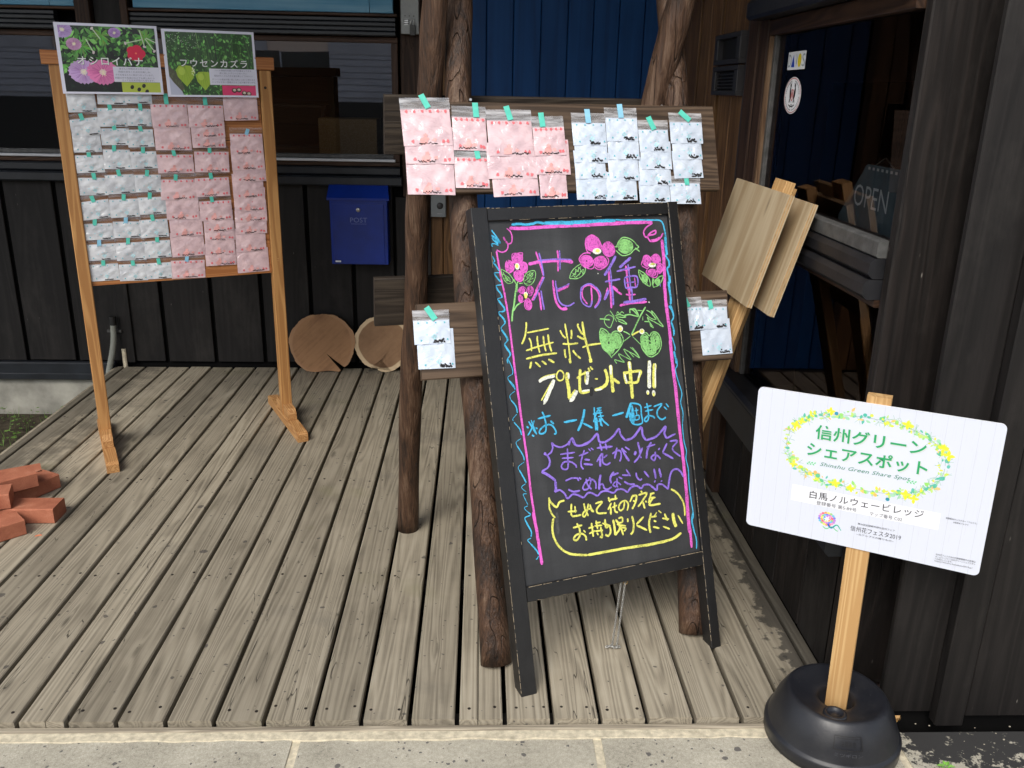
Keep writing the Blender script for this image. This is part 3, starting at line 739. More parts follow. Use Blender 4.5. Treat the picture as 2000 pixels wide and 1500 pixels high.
# OPEN slate hanging behind the pane
slate_m = flat('slate_board', (.07, .11, .135), .6, .4, 0, .25, .3, 16)
nc = empty('cabinet', (0, 0, 0)); tag(nc, 'navy blue cabinet dimly seen inside the right-hand window', 'cabinet')
box('cabinet_body', 2.9, 3.3, 1.75, 2.6, -.05, 1.62, flat('navy_paint', (.012, .022, .075), .5), nc, .005, 2)
box('cabinet_door', 2.88, 2.899, 1.78, 2.57, 0, 1.58, flat('navy_paint_door', (.015, .028, .09), .5), nc, .004, 2)
op = empty('open_sign', (0, 0, 0)); tag(op, 'small slate OPEN sign hanging behind the right-hand window pane', 'sign')
OP = Matrix.Translation((2.190, .59, 1.226)) @ Matrix(((0, 0, -1, 0), (-1, 0, 0, 0), (0, 1, 0, 0), (0, 0, 0, 1)))
v, f = extrude([(0, .010), (.008, 0), (.34, .0), (.35, .008), (.35, .155), (.34, .163), (.150, .163), (.138, .157)], 0, .010)
v = [OP @ Vector((p[0], p[2], -p[1])) for p in v]
mesh('slate', v, f, slate_m, op)
text('OPEN', .092, .052, .001, .205, .056, flat('chalky_white', (.55, .60, .62), .7), op, bold=-.004, M=OP)
m_ = MB()
for i in range(7): m_.box(.158 + i * .026, .170 + i * .026, .150, .157, .0012, .0016)
m_.v = [tuple(OP @ Vector(p)) for p in m_.v]; tag(m_.build('tick_marks', flat('tick_white', (.5, .52, .52), .7), op), kind='stuff')
v, f = tube([OP @ Vector(p) for p in ((.18, .16, -.004), (.24, .185, -.004), (.30, .16, -.004))], [.002] * 3, 6); mesh('hanging_wire', v, f, M['steel'], op)

# things fixed to the walls
mbx = empty('mailbox', (0, 0, 0)); tag(mbx, 'cobalt blue metal mailbox marked POST on the dark wall', 'mailbox')
x0, x1 = .350, .674; y0 = W - .105
box('body', x0 + .008, x1 - .004, y0, W - .002, .627, .985, M['mailbox'], mbx, .004, 2)
v = [(x0 - .004, y0 - .010, .975), (x1 + .006, y0 - .010, .975), (x1 + .006, y0 - .012, .988), (x0 - .004, y0 - .012, .988), (x0 + .004, y0 + .03, 1.052), (x1 - .002, y0 + .03, 1.052), (x0 + .004, W - .002, 1.060), (x1 - .002, W - .002, 1.060), (x0 - .004, W - .002, .975), (x1 + .006, W - .002, .975)]
mesh('lid', v, [(0, 1, 2, 3), (3, 2, 5, 4), (4, 5, 7, 6), (0, 3, 4, 6, 8), (1, 9, 7, 5, 2), (8, 9, 1, 0)], M['mailbox'], mbx)
box('door_panel', x0 + .020, x1 - .024, y0 - .004, y0 - .0005, .634, .955, M['mailbox'], mbx, .0015, 2)
v, f = lathe([(0, .006), (.008, .006), (.0115, .003), (.0125, 0)], 20)
lk = mesh('lock', [(x0 + .162 + p[0], y0 - .004 - p[2], .925 + p[1]) for p in v], f, M['steel'], mbx, True)
box('keyhole', x0 + .1605, x0 + .1635, y0 - .0115, y0 - .0100, .920, .930, M['black'], lk, .0003, 2)
MM = Matrix.Translation((0, y0 - .0046, 0)) @ Matrix(((1, 0, 0, 0), (0, 0, -1, 0), (0, 1, 0, 0), (0, 0, 0, 1)))
text('POST', x0 + .117, .857, .0, .092, .026, M['mail_text'], mbx, M=MM)
mb = MB()
for i in range(18): mb.box(x0 + .121 + i * .0047, x0 + .124 + i * .0047, y0 - .0052, y0 - .0046, .8475, .8505, c=.0002)
tag(mb.build('small_print', M['mail_text'], mbx), kind='stuff')
box('maker_label', x0 + .028, x0 + .058, y0 - .0052, y0 - .0042, .638, .647, M['white_paper'], mbx, .0004)
ic = empty('intercom', (0, 0, 0)); tag(ic, 'grey door intercom on the wall behind the left log', 'intercom')
box('case', .870, .985, W - .045, W - .002, .885, 1.03, M['gray_plastic'], ic, .004, 2)
box('bezel', .866, .902, W - .050, W - .046, .885, 1.03, M['alu_dark'], ic, .002, 2)
v, f = lathe([(0, .004), (.014, .004), (.018, .0)], 20); mesh('call_button', [(.952 + p[0], W - .0455 - p[2], .945 + p[1]) for p in v], f, M['vent'], ic, True)
MI = Matrix.Translation((0, W - .0462, 0)) @ Matrix(((1, 0, 0, 0), (0, 0, -1, 0), (0, 1, 0, 0), (0, 0, 0, 1)))
text('aiphone', .935, .899, 0, .030, .006, M['alu'], ic, M=MI)
kc = empty('key_cabinet', (0, 0, 0)); tag(kc, 'pale grey metal key cabinet above the window corner', 'cabinet')
box('cabinet_body', .758, .852, W - .06, W - .001, 1.822, 2.14, M['pale_metal'], kc, .003, 2)
for x in (.778, .80, .822): box('rivet', x, x + .006, W - .0625, W - .0605, 1.905, 1.909, M['vent'], kc, .0005)
box('latch', .776, .798, W - .066, W - .061, 1.865, 1.892, M['steel'], kc, .001)
for k in range(3): box('latch_rib', .774, .800, W - .0685, W - .0665, 1.868 + k * .009, 1.872 + k * .009, M['vent'], kc, .0005)
pl = empty('padlock', (0, 0, 0)); tag(pl, 'small steel padlock hanging from the grey key cabinet', 'padlock')
box('lock_body', .805, .834, W - .082, W - .066, 1.815, 1.862, M['alu_dark'], pl, .003, 2)
v, f = tube([(.811, W - .074, 1.862), (.811, W - .074, 1.878), (.815, W - .074, 1.887), (.8195, W - .074, 1.890), (.824, W - .074, 1.887), (.828, W - .074, 1.878), (.828, W - .074, 1.862)], [.0028] * 7, 8); mesh('shackle', v, f, M['steel'], pl, True)
cd_pts = []; rad = []
for i in range(150):
    t = i / 149; cd_pts.append((-.905 - .055 * t + .012 * math.sin(t * 5), W - .045 - .02 * math.sin(t * 3), .255 - .36 * t)); rad.append(.0150 + .0025 * (i % 3 == 0))
v, f = tube(cd_pts, rad, 12); cdo = empty('conduit', (0, 0, 0)); tag(cdo, 'ribbed grey flexible conduit rising from behind the deck corner', 'conduit')
mesh('hose', v, f, M['conduit'], cdo)
v, f = tube([(-.905, W - .045, .25), (-.902, W - .045, .30)], [.019, .019], 12); mesh('end_cap', v, f, M['vent_in'], cdo)
box('clip', -.95, -.87, W - .030, W - .003, .20, .215, M['alu_dark'], cdo, .002)
vb = box('drain_pipe', -.885, -.862, W - .03, W - .008, -.1, .10, M['mortar'], None, .006, 2); tag(vb, 'short pale stub beside the ribbed conduit at the deck corner', 'pipe')

# traced chalk strokes: colour, width (0.01 mm), then x y pairs in 0.1 mm on the slate
CHALK = """
P 932 1101 12680 1478 12656 2096 12670 2725 12675 3690 12668
B 678 1172 12771 1432 12787 1551 12757 1798 12773 1941 12811 2139 12768
B 1086 2139 12775 2578 12774 3053 12757 3700 12760
P 360 1018 12676 1120 12574 1148 12419 1110 12280 1009 12257 944 12344 902 12443 917 12373 996 12272 1000 12174 944 12078 834 12035 732 12060 663 12106
P 504 652 12078 673 11799 695 11450 723 11169 760 10957
B 296 574 12651 649 12523 739 12394 788 12295 642 12454 557 12499 690 12355 785 12267 609 12428 576 12401 721 12228 622 12274 532 12264 553 12194
B 385 573 12637 663 12509 751 12366
B 593 631 12357 726 12270
B 325 519 11946 570 11804 521 11765 599 11664 674 11534
B 385 562 11735 624 11621 674 11534
B 267 669 11486 535 11486 524 11459
B 384 524 11459 593 11344 685 11227
B 268 707 11156 556 11144 538 11111
B 385 538 11111 585 10997 611 10967
E*P 1243 11839 159 154
E*P 994 11642 128 160
E*P 1400 11606 122 154
E*P 1228 11363 144 154
P 243 1394 11902 1404 11986 1259 11986 1113 11972 1083 11834 1117 11734 1235 11699 1362 11749 1397 11860 1385 11959
P 239 928 11800 873 11705 872 11565 936 11464 1077 11512 1121 11635 1074 11750 960 11812
P 243 1392 11747 1506 11671 1497 11516 1419 11436 1319 11498 1303 11626 1391 11733
P 241 1106 11496 1090 11357 1155 11255 1256 11206 1355 11271 1375 11382 1334 11497
Eo 1204 11624 68 91
Ey 1194 11631 42 56
G 208 731 11580 739 11447 795 11276 890 11180 1012 11193 1051 11275 962 11420 851 11510 731 11580
G 179 775 11501 873 11300 983 11209
G 179 754 11446 867 11384 951 11323
G 179 786 11333 913 11255 824 11400 867 11244 922 11339 973 11252
G 212 1348 11215 1411 11366 1528 11458 1700 11484 1736 11390 1688 11237 1582 11116 1428 11104 1348 11215
G 182 1379 11213 1526 11303 1681 11449
G 182 1426 11365 1508 11276 1492 11404 1575 11328 1556 11428 1658 11380 1535 11246 1662 11281 1468 11193 1590 11186 1401 11141
G 301 1068 11288 1129 11158 1195 11210
G 242 1205 11160 1342 11159
G 603 1146 11171 1119 10934
P 915 1552 11668 1834 11710 2303 11728 2617 11712 2913 11653
V 400 1839 11752 2307 11764 2621 11748 2873 11728
P 492 1812 12002 1871 11765 1935 11506 1962 11334
V 432 1901 11962 1937 11733 1963 11476 1969 11319
P 502 2468 12006 2466 11777 2434 11564 2426 11422
V 346 2531 12003 2513 11703 2486 11461
P 525 1959 11306 1812 11102 1681 10897
V 402 1989 11290 1876 11112 1761 10921
P 499 2235 11190 2230 11004 2230 10862
V 437 2312 11171 2308 11000 2316 10856
P 688 2350 10882 2531 10943 2715 11031
V 313 2339 10926 2535 10985 2734 11059
G 253 2751 11209 2816 11356 2941 11479 3130 11584 3174 11553 3277 11461 3248 11346 3123 11238 2956 11183 2751 11209
G 190 2819 11241 2978 11376 3155 11525
G 191 2863 11354 2952 11291 2970 11449 3041 11372 3072 11501 3126 11411 3046 11271 3155 11380 3193 11291 3210 11435 2962 11233 2887 11280
P 989 3045 12685 3691 12683 4351 12688 5024 12693 5604 12680
B 957 3053 12757 3375 12760 3866 12779 4394 12767
B 465 4397 12797 4694 12764 5202 12761 5543 12742 5852 12724 5946 12638 5981 12486 6001 12350 6001 12200 5964 12036
B 800 5997 12245 5975 11975 5984 11824 5987 11703
B 383 5987 11703 5925 11691 6015 11566
B 521 5940 11675 6028 11520 6019 11370 5951 11313 5967 11147 6002 10994 6006 10873
B 766 5997 11100 5985 10919 5952 10861 5959 10619
P 447 5601 12650 5382 12539 5281 12409 5302 12289 5367 12256 5500 12370 5680 12438 5651 12334 5404 12284 5442 12163 5506 12123 5681 12138 5829 12222 5931 12353
P 754 5474 12147 5648 12155 5812 12223
P 971 5865 12160 5862 11830 5863 11529 5828 11079 5785 10630
E*P 3612 12126 244 232
E*P 3559 12230 162 159
E*P 4069 11959 198 204
E*P 3348 11660 210 187
E*P 3782 11608 229 174
P 290 3407 12324 3355 12152 3381 11948 3484 11856
P 290 3423 12323 3577 12389 3716 12325 3816 12190 3864 12042 3838 11955
P 294 3881 12041 3992 12153 4125 12162 4231 12069 4274 11935 4218 11805 4063 11754 3936 11805
P 291 3487 11885 3276 11881 3135 11772 3123 11671 3237 11535 3404 11439 3537 11461 3602 11603
P 292 3571 11473 3693 11401 3844 11429 3987 11524 4043 11653 3979 11744
P 226 3450 12278 3439 12032 3494 11943
P 227 3554 12332 3662 12138 3698 12020
P 230 4018 12093 4173 11998 4193 11880 4020 11815 3936 11951 4074 12003 4078 11885
P 225 3292 11735 3440 11756 3474 11624 3351 11543 3264 11635 3353 11703 3408 11613
P 228 3662 11702 3845 11721 3895 11587 3753 11493 3667 11599
Eo 3687 11919 139 87
Ey 3713 11932 65 51
G 331 4276 12023 4608 12008 4806 11969
E*G 4643 12021 252 220
G 298 4342 12020 4425 12163 4571 12275 4737 12253 4897 12172 5001 12049 5061 11972 4900 11905 4752 11794 4529 11753 4403 11826 4314 11918
G 232 4383 11944 4521 11835 4436 11971 4591 11861 4525 12011 4692 11856 4618 12096 4799 11910
G 371 4941 11963 5081 11852
P 271 5086 11450 5156 11610 5218 11711 5339 11720 5432 11626 5415 11477
P 274 5435 11656 5584 11746 5700 11702 5755 11579 5726 11476
P 271 5101 11434 5263 11351 5352 11376
P 273 5277 11321 5231 11219 5372 11106 5523 11067 5602 11153 5581 11274
P 276 5640 11480 5790 11427 5790 11277 5674 11178 5595 11243
E*P 5287 11559 145 163
E*P 5602 11602 147 134
E*P 5692 11328 95 134
E*P 5427 11207 154 119
Eo 5444 11431 129 67
Ey 5464 11460 77 33
G 270 4978 11322 4998 11128 5113 10942 5289 10827 5331 10899 5283 11081 5146 11224 4978 11322
E*G 5161 11059 102 148
G 237 5013 11261 5243 10875
G 274 5407 10805 5436 10908 5590 11048 5769 11098 5718 10951 5582 10824 5405 10790
E*G 5576 10929 95 104
G 377 5436 11057 5386 10851
G 240 5468 11040 5441 10952
V 276 5657 10879 5651 10789
V 762 4279 11758 4120 11531 3967 11349 3854 11224
P 298 4237 11687 4041 11418
P 591 4008 11347 3998 11113 4001 10922 3998 10747
V 428 4062 11388 4064 11109 4031 10745
V 523 3850 11042 4084 11064 4353 11092
P 659 4082 10903 4234 10775
P 492 3929 10868 3867 10755
V 739 4774 11689 4556 11552 4365 11415
P 302 4698 11619 4480 11468
V 497 4262 11318 4535 11362 4895 11416
P 364 4278 11310 4549 11339 4700 11338
V 435 4652 11503 4662 11148 4661 10704
P 601 4580 11463 4586 11152 4586 10708
V 467 4489 11113 4679 11154 4912 11118 4872 10838 4660 10837 4508 10832 4488 11099
P 337 4826 11108 4829 10841
V 367 4489 10966 4845 10981
P 416 3090 10806 3169 10931 3320 10979 3444 10928 3607 10787
V 416 3074 10807 3138 10947 3324 11016 3465 10970 3642 10799
P 323 3396 10931 3403 10785
Ew 3648 11287 16 17
B 385 545 11041 624 10952 672 10838 653 10804
B 208 653 10804 546 10783 550 10748
B 503 550 10748 634 10631 711 10514
B 446 711 10514 703 10445 625 10422
B 267 640 10421 544 10428 538 10373
B 474 538 10373 637 10254 685 10153 663 10085
B 238 663 10085 565 10009 551 9954
B 504 557 9940 634 9822 702 9690 701 9620
B 298 701 9620 619 9558 607 9517
B 505 607 9517 663 9414 739 9281 731 9212
B 298 731 9212 648 9136 634 9081 649 9010
P 536 738 11098 774 10677 802 10116 815 9555 828 8993
G 452 1127 11074 1066 10867 1007 10605 937 10385 887 10137
G 393 1207 10633 1077 10558 972 10425
E*P 1275 10966 91 98
E*P 1525 10950 84 126
E*P 1220 10745 76 112
E*P 1430 10575 99 154
P 211 1148 10918 1187 11000 1301 11063 1401 11000 1405 10901
P 213 1440 10941 1512 11035 1602 11016 1614 10916 1533 10808 1455 10799
P 211 1182 10817 1153 10693 1222 10632 1319 10681
P 212 1353 10707 1307 10570 1340 10454 1443 10419 1523 10512 1502 10669 1418 10745
Eo 1368 10847 61 63
Ey 1364 10805 46 77
P 614 1749 10950 1641 10815 1548 10666
V 308 1801 11003 1723 10852 1593 10663
P 523 1772 10877 1791 10635 1794 10379
V 431 1840 10930 1856 10659 1880 10387
P 624 2238 11004 2237 10790 2270 10588 2334 10454 2449 10360 2592 10364
P 784 2434 10361 2578 10379
V 469 2324 10999 2323 10784 2351 10611 2448 10489 2585 10436
V 441 2585 10436 2698 10457 2825 10520
P 532 2366 10881 2513 10929 2677 10976
V 313 2355 10925 2487 10974
V 384 3090 10950 3042 10737 3047 10563 3130 10441 3252 10375 3334 10383
P 417 3154 10946 3097 10791 3104 10646 3171 10525 3227 10449
P 484 3394 10917 3392 10684 3374 10526 3316 10370
V 484 3384 10540 3358 10454 3300 10371
Y 516 1307 10090 1290 9937 1226 9702 1111 9494
Y 425 1297 9795 1623 9825 1969 9861
Y 456 1342 9650 1387 9505 1377 9280
Y 520 1592 9686 1581 9446 1617 9215
Y 492 1769 9671 1774 9443 1806 9241
Y 556 1920 9701 1925 9472 1974 9211
Y 454 1212 9309 1575 9389 2066 9467
Y 575 1187 9085 1624 9144 2133 9161
Y 469 2298 9784 2354 9651 2445 9550
Y 537 2653 9770 2638 9641 2608 9514
Y 471 2467 9957 2493 9625 2516 9263 2517 8846
Y 501 2334 9401 2545 9376 2816 9374
Y 564 2380 9247 2373 9118 2392 9001
Y 537 2628 9196 2716 9058 2848 8944
Y 541 2885 9917 2854 9854 2945 9659 3020 9610
Y 572 2808 9584 2913 9517 3035 9463
Y 671 3012 9972 3032 9580 3102 9197 3163 8799
Y 414 2930 9248 3112 9283 3472 9302
Y 449 3114 9297 3310 9309 3538 9304
P 1039 5803 10780 5786 10329 5803 9876 5821 9422 5804 8971 5805 8518
B 661 5959 10770 5954 10650 5963 10498 5964 10362 5935 10259
B 417 5933 10244 5972 10120 6001 9921 5972 9818 5911 9747 5930 9610 5962 9426 5932 9322
B 590 5878 10217 5980 10044 5998 9891
B 591 5908 9717 5957 9532 5955 9366
B 348 5877 9297 5912 9143 5947 8988 5935 8884
B 626 5898 8872 5917 8734 5944 8504
V 488 3679 10694 3606 10481 3440 10317
V 421 3541 10922 3653 10755 3671 10622
P 453 3493 10925 3603 10743 3619 10596 3554 10455 3443 10346
V 755 3955 10808 3775 10527
P 295 3906 10811 3760 10543
P 592 4014 10892 3990 10601 3978 10279
V 560 4064 10889 4059 10625 4045 10362
P 594 4110 10857 4214 10747 4353 10650
P 602 4611 10855 4606 10663 4600 10456
V 503 4695 10849 4687 10628 4666 10451
P 433 4486 10641 4618 10618 4804 10620
P 729 4250 10333 4591 10383 5152 10381
V 831 4376 10412 4680 10421 5144 10463
Ew 5210 10362 20 24
G 441 5092 10236 4944 10060 4782 9835 4640 9623 4537 9469
G 234 4501 9442 4374 9364 4250 9301
G 201 4566 9422 4687 9293 4808 9164
Y 468 4553 9453 4660 9503 4801 9551
G 332 4283 9593 4394 9540 4487 9473
EO 4175 9676 91 95
Ey 4174 9661 58 58
EO 4876 9537 84 81
Ey 4877 9545 59 52
E*G 3784 9297 246 290
E*G 4003 9337 198 248
E*G 3629 9530 98 159
E*G 3811 9104 131 145
G 390 3587 9738 3523 9611 3526 9349 3619 9150 3734 9008 3834 8867
G 292 3587 9738 3727 9668 3813 9558 3851 9453 3895 9552 4002 9616 4132 9591 4220 9480 4255 9345 4190 9218 4056 9067 3839 8911
E*G 4968 9224 136 222
E*G 5310 9210 163 267
E*G 5112 8987 222 163
G 304 4829 9206 4829 9355 4927 9466 5032 9487 5124 9390 5202 9473 5325 9493 5437 9409 5488 9254 5485 9074 5377 8889 5211 8799 5105 8779 4977 8850 4845 9041 4813 9208
G 272 5153 9343 5173 9221 5024 9264 4939 9122 4941 8988
G 197 3920 10210 3991 10102 4045 9995 4098 9873
G 229 3859 10104 3753 10046 3706 9918 3758 9797 3866 9730 3945 9841 4011 9983 3953 10060 3842 10105
G 390 3568 10002 3713 9983 3891 9948
G 296 4052 10053 4221 10077 4413 9996 4311 9989 4098 10020 4189 9940 4301 9902 4422 9789 4293 9828 4136 9914
G 231 4124 10106 4164 10162 4223 10099 4296 10153 4358 10104
G 366 4368 10044 4553 10052 4816 9981 4729 10106 4668 10170 4571 10206 4558 10089
G 435 4588 10205 4739 10194 4835 9994
G 269 4803 10160 4970 10133
G 272 5107 10138 5236 10069 5311 9973 5275 10111 5397 9967 5514 9778 5617 9619 5373 9759 5195 9862 5117 9928 5170 9790 5288 9616 5192 9683 5170 9790 5002 9818
G 204 5078 10035 5217 9906 5383 9848 5298 10004 5541 9716 5435 9844
G 203 4968 9969 4954 9851
G 233 4447 9121 4569 9006 4730 8784 4557 8904 4367 9010 4241 9080 4309 8941 4440 8766 4249 8858 4061 8964 4112 8827 4215 8706 4006 8778 3909 8801 3964 8693
G 201 4514 9115 4661 8924 4730 8784
G 200 4399 8992 4547 8816
Y 632 1340 8995 1270 8809
Y 537 1448 8973 1592 8823
Y 589 1647 8988 1783 8873
Y 593 1849 9015 2025 8907
Y 756 2500 8977 2515 8837
Y 975 3135 8918 3161 8799
g 487 1365 8890 1434 8850
W 880 1498 8424 1693 8506 1995 8533
Y 391 1516 8474 1698 8551 2026 8587
W 1140 1959 8433 1805 8176 1622 7876 1569 7848
Y 396 1907 8416 1731 8183 1513 7900
Y 449 2150 8677 2064 8583 2051 8470 2118 8394 2234 8417 2273 8539 2233 8635 2150 8677
Y 1004 2394 8596 2361 8415 2378 8115 2374 7862
W 603 2416 8571 2411 8410
W 1105 2371 7828 2447 7831 2627 8065
Y 552 2347 7842 2579 8093
Y 864 2795 8649 2752 8375 2721 8101 2773 7991 3019 8000
W 508 2776 8026 3023 8034
Y 608 2664 8396 2856 8504 3068 8552
W 921 3004 8559 2999 8397 2937 8194
Y 357 2943 8588 2904 8244
Y 564 3109 8688 3189 8587
Y 563 3042 8659 3094 8550
k 1129 3101 8107 3062 7856
Y 463 3219 8328 3315 8318
Y 936 3567 8573 3618 8334 3571 8151 3402 8052 3177 8018
W 566 3189 8010 3399 8018
Y 1046 3762 8672 3757 8390 3757 8156 3752 7886
W 628 3762 8672 3744 8392
Y 838 3784 8282 3991 8119
Y 900 4175 8443 4183 8277 4228 8083
W 530 4180 8372 4231 8106
Y 794 4170 8396 4400 8409 4710 8402 4636 8231 4553 8097 4232 8118
W 430 4682 8393 4620 8209
Y 1065 4368 8720 4374 8423 4364 8093 4366 7642
W 639 4367 8708 4382 8494
W 1141 5043 8680 4982 8268 4942 7877
Y 434 5001 8672 4900 7918
Y 1256 5210 8580 5145 8251 5114 7859
W 437 5224 8579 5142 7868
Eo 4869 7766 49 66
Eo 5062 7721 60 90
Ey 4867 7742 32 47
Ey 5058 7685 38 57
B 648 2125 7224 2534 7244
B 712 2796 7514 2750 7334 2648 7114 2525 6933
B 559 2714 7130 2992 6956
B 536 1347 7413 1750 7463
B 489 1504 7594 1560 7428 1576 7244 1556 7065 1474 6995 1364 7009 1388 7108 1547 7202 1721 7204 1832 7076 1856 6959 1791 6933
B 542 1722 7318 1822 7214
B 339 1150 7409 1203 7222 1275 6986
B 388 1246 7386 1120 7141 1006 6997
B 531 1073 7373 1276 6997
B 482 998 7247 1053 7195
B 486 1260 7181 1317 7140
B 484 1128 6993 1197 6950
B 411 3109 7536 3095 7293 3086 6875
B 720 3141 7241 3138 6869
B 462 3049 7345 3247 7369
B 413 3288 7504 3169 7378 3035 7114
B 412 3182 7493 3340 7498
B 412 3200 7421 3332 7429
B 463 3192 7352 3350 7357
B 464 3236 7510 3288 7271 3256 6994
B 412 3195 7258 3391 7258
B 412 3192 7119 3329 7172
B 465 3306 7198 3373 7097 3515 6962
B 516 3228 7208 3305 6965
B 574 3651 7228 4029 7278
B 798 4300 7531 4193 7306 4091 7117
B 797 4230 7278 4233 7065 4310 6913
B 479 4298 7519 4585 7427 4596 7164 4593 6903 4310 6913 4310 7150 4318 7458
B 373 4379 7285 4516 7293
B 374 4443 7372 4446 7158
B 374 4390 7141 4512 7138 4499 7033 4377 7024 4390 7141
B 905 4323 7386 4313 6936
B 485 4712 7342 4962 7373
B 485 4726 7233 5002 7249
B 486 4807 7462 4833 7208 4809 6996 4720 6935 4687 7011 4819 7090 4979 7048 5027 6982
B 489 5025 7330 5308 7382 5134 7197 5142 7028 5270 6929 5401 6986
B 384 5367 7291 5467 7195
B 385 5446 7378 5530 7260
V 345 1678 6707 1732 6632
V 500 2203 6566 2327 6762 2404 6544
V 608 2606 6518 2873 6599 3114 6778 3155 6563 3333 6517 3611 6645 3818 6831 3852 6662 3992 6479
V 686 3992 6479 4267 6539 4540 6790 4569 6572 4658 6394
V 646 4658 6394 5023 6467 5356 6714 5293 6529 5344 6366
V 549 5344 6366 5662 6459
V 486 2313 6759 2148 6602 1946 6550 1761 6630 1696 6705 1706 6571 1643 6446 1541 6394
V 583 2313 6759 2391 6570 2558 6515 2812 6561 3114 6781
V 521 1427 6453 1536 6350 1578 6190 1502 6046 1301 5964
V 805 1427 6453 1483 6413
V 708 1299 5953 1501 5825 1698 5642
V 716 1686 5643 1672 5402 1628 5342
V 525 1640 5340 1790 5373 1923 5253 2004 5107 2162 5195 2329 5147 2491 5044
V 538 2491 5044 2629 5158 2753 5150 2930 5044 3053 5128 3231 5135 3438 5047 3562 5120 3741 5104 3896 4990
V 562 3896 4990 4028 5119 4213 5138 4346 5037 4448 5126 4630 5099 4848 4916 4892 5061 5051 5049 5233 4882
V 584 5233 4882 5306 5164 5413 5382 5581 5429 5707 5341 5796 5163
V 484 2148 6490 2130 6225 2118 6004 2071 5922 1951 5938 1913 6033 2021 6129 2215 6102 2350 5994 2366 5914
V 480 1912 6355 2366 6350
V 481 1948 6239 2313 6212
V 489 2477 6234 2782 6294
V 492 2667 6377 2536 6103 2519 5948 2581 5839
V 540 2637 6112 2808 6077
V 589 2599 5994 2879 5932
V 345 2795 6405 2860 6318
V 396 2870 6407 2951 6340
V 597 3056 6382 3562 6361
V 549 3171 6503 3209 6283
V 552 3346 6480 3362 6285
V 549 3202 6216 3012 5993
V 698 3127 6113 3109 5844
V 500 3227 6213 3199 5967 3315 5872 3448 5922
V 502 3372 6148 3237 6075
V 504 3525 6150 3714 6227 3809 6158 3791 6000 3741 5904
V 608 3697 6309 3586 6005
V 662 3849 6278 3929 6073 4049 5873
V 357 3871 6252 3986 6123
V 460 3954 6299 4098 6188
V 569 4381 6381 4422 6168 4420 6030
V 774 4299 6127 4235 6020
V 571 4518 6202 4386 5966 4198 5807
V 414 4412 5962 4458 5910
V 521 4650 6196 4947 6238
V 629 4823 6324 4680 6111 4612 5866
V 526 4923 6032 4918 5871 4868 5784 4771 5867 4886 5945 5012 5881 5082 5790
V 475 5093 6115 5033 6064
V 638 5347 6221 5171 5976
V 635 5170 5965 5509 5744
V 534 5447 6267 5703 6246 5519 6070 5559 5948 5758 5780
V 482 1986 5600 2188 5648 2383 5620
V 487 2359 5635 2398 5540
V 488 2409 5639 2477 5573
V 531 2045 5357 2195 5268 2405 5270
V 493 2728 5593 2766 5486 2670 5298 2542 5272 2501 5345 2616 5486 2796 5527 2909 5420 2902 5241
V 491 2626 5574 2655 5390 2765 5250
V 698 3096 5619 3039 5447 2998 5204
V 497 3026 5335 3128 5343 3165 5224 3262 5176 3407 5222
V 557 3666 5584 3457 5545
V 656 3519 5639 3386 5487 3406 5325
V 455 3600 5456 3575 5232 3609 5193
V 455 3546 5202 3451 5273 3562 5348 3704 5236
V 456 3654 5471 3774 5397
V 508 3774 5511 4002 5467
V 511 3919 5651 4038 5439
V 560 3817 5322 3961 5221 4154 5192
V 515 4230 5515 4241 5387 4334 5281 4404 5317
V 571 4493 5524 4642 5318
V 682 4827 5546 4860 5251
V 685 4999 5534 5035 5261
V 419 4794 5145 4842 5208
V 422 5007 5137 5064 5164
Y 426 5328 4880 5504 4760 5619 4578 5686 4443
Y 596 1437 5219 1481 5084 1638 4920 1746 5043 1901 5062
Y 505 1444 5175 1427 4921 1489 4740 1570 4631
Y 644 1511 4630 1449 4383 1466 4123 1597 3821 1855 3593 2130 3501 2436 3441
Y 758 2436 3441 2970 3429 3713 3421 4471 3390 5041 3404 5308 3450 5530 3549
Y 515 5328 4875 5509 4735 5647 4554 5722 4292 5704 4021
h 1016 1634 4782 1612 4163
Y 560 1960 4741 2243 4717
Y 562 2102 4945 2064 4713 2087 4602 2204 4583 2361 4590
Y 517 2200 4865 2202 4670
Y 521 2480 4897 2507 4708 2582 4522
Y 523 2621 4865 2547 4637 2461 4520 2409 4593 2530 4705 2675 4703 2761 4603
Y 524 2666 4836 2713 4610
Y 527 2836 4831 3058 4852 2866 4673 2901 4548 3167 4516
Y 582 3244 4867 3554 4874
Y 533 3266 4951 3298 4803
Y 537 3492 4983 3488 4840
Y 535 3344 4774 3213 4597
Y 631 3308 4670 3294 4441
Y 536 3444 4781 3429 4541 3521 4471
Y 489 3520 4681 3354 4641
Y 492 3765 4753 3721 4583 3612 4512 3561 4608 3637 4729 3792 4771 3878 4647 3821 4479
Y 546 4058 4897 3935 4705
Y 595 4002 4850 4167 4859 4106 4656 3987 4497
Y 496 4039 4733 4134 4674
Y 550 4320 4969 4365 4918
Y 549 4231 4860 4514 4884 4336 4666 4181 4533
Y 601 4358 4640 4399 4443
Y 502 4437 4661 4484 4620
Y 555 4611 4836 4766 4846
Y 555 4586 4728 4789 4708
Y 556 4665 4862 4531 4591
Y 608 4728 4740 4582 4583 4599 4513 4934 4506
Y 609 2073 4269 2364 4297
Y 564 2205 4377 2269 4204 2262 4031 2152 3909 2062 3957 2144 4051 2314 4066 2425 3982 2446 3848
Y 378 2384 4152 2447 4076
Y 522 2543 4180 2715 4195
Y 572 2655 4314 2667 4094 2671 3919
Y 523 2550 4026 2751 4080
Y 526 2774 4284 2945 4289
Y 526 2806 4355 2827 4111
Y 525 2741 4213 2983 4195
Y 526 2748 4059 2991 4051
Y 576 2930 4160 2947 3872 2876 3895
Y 431 2792 4019 2832 3935
Y 529 2989 4249 3246 4130
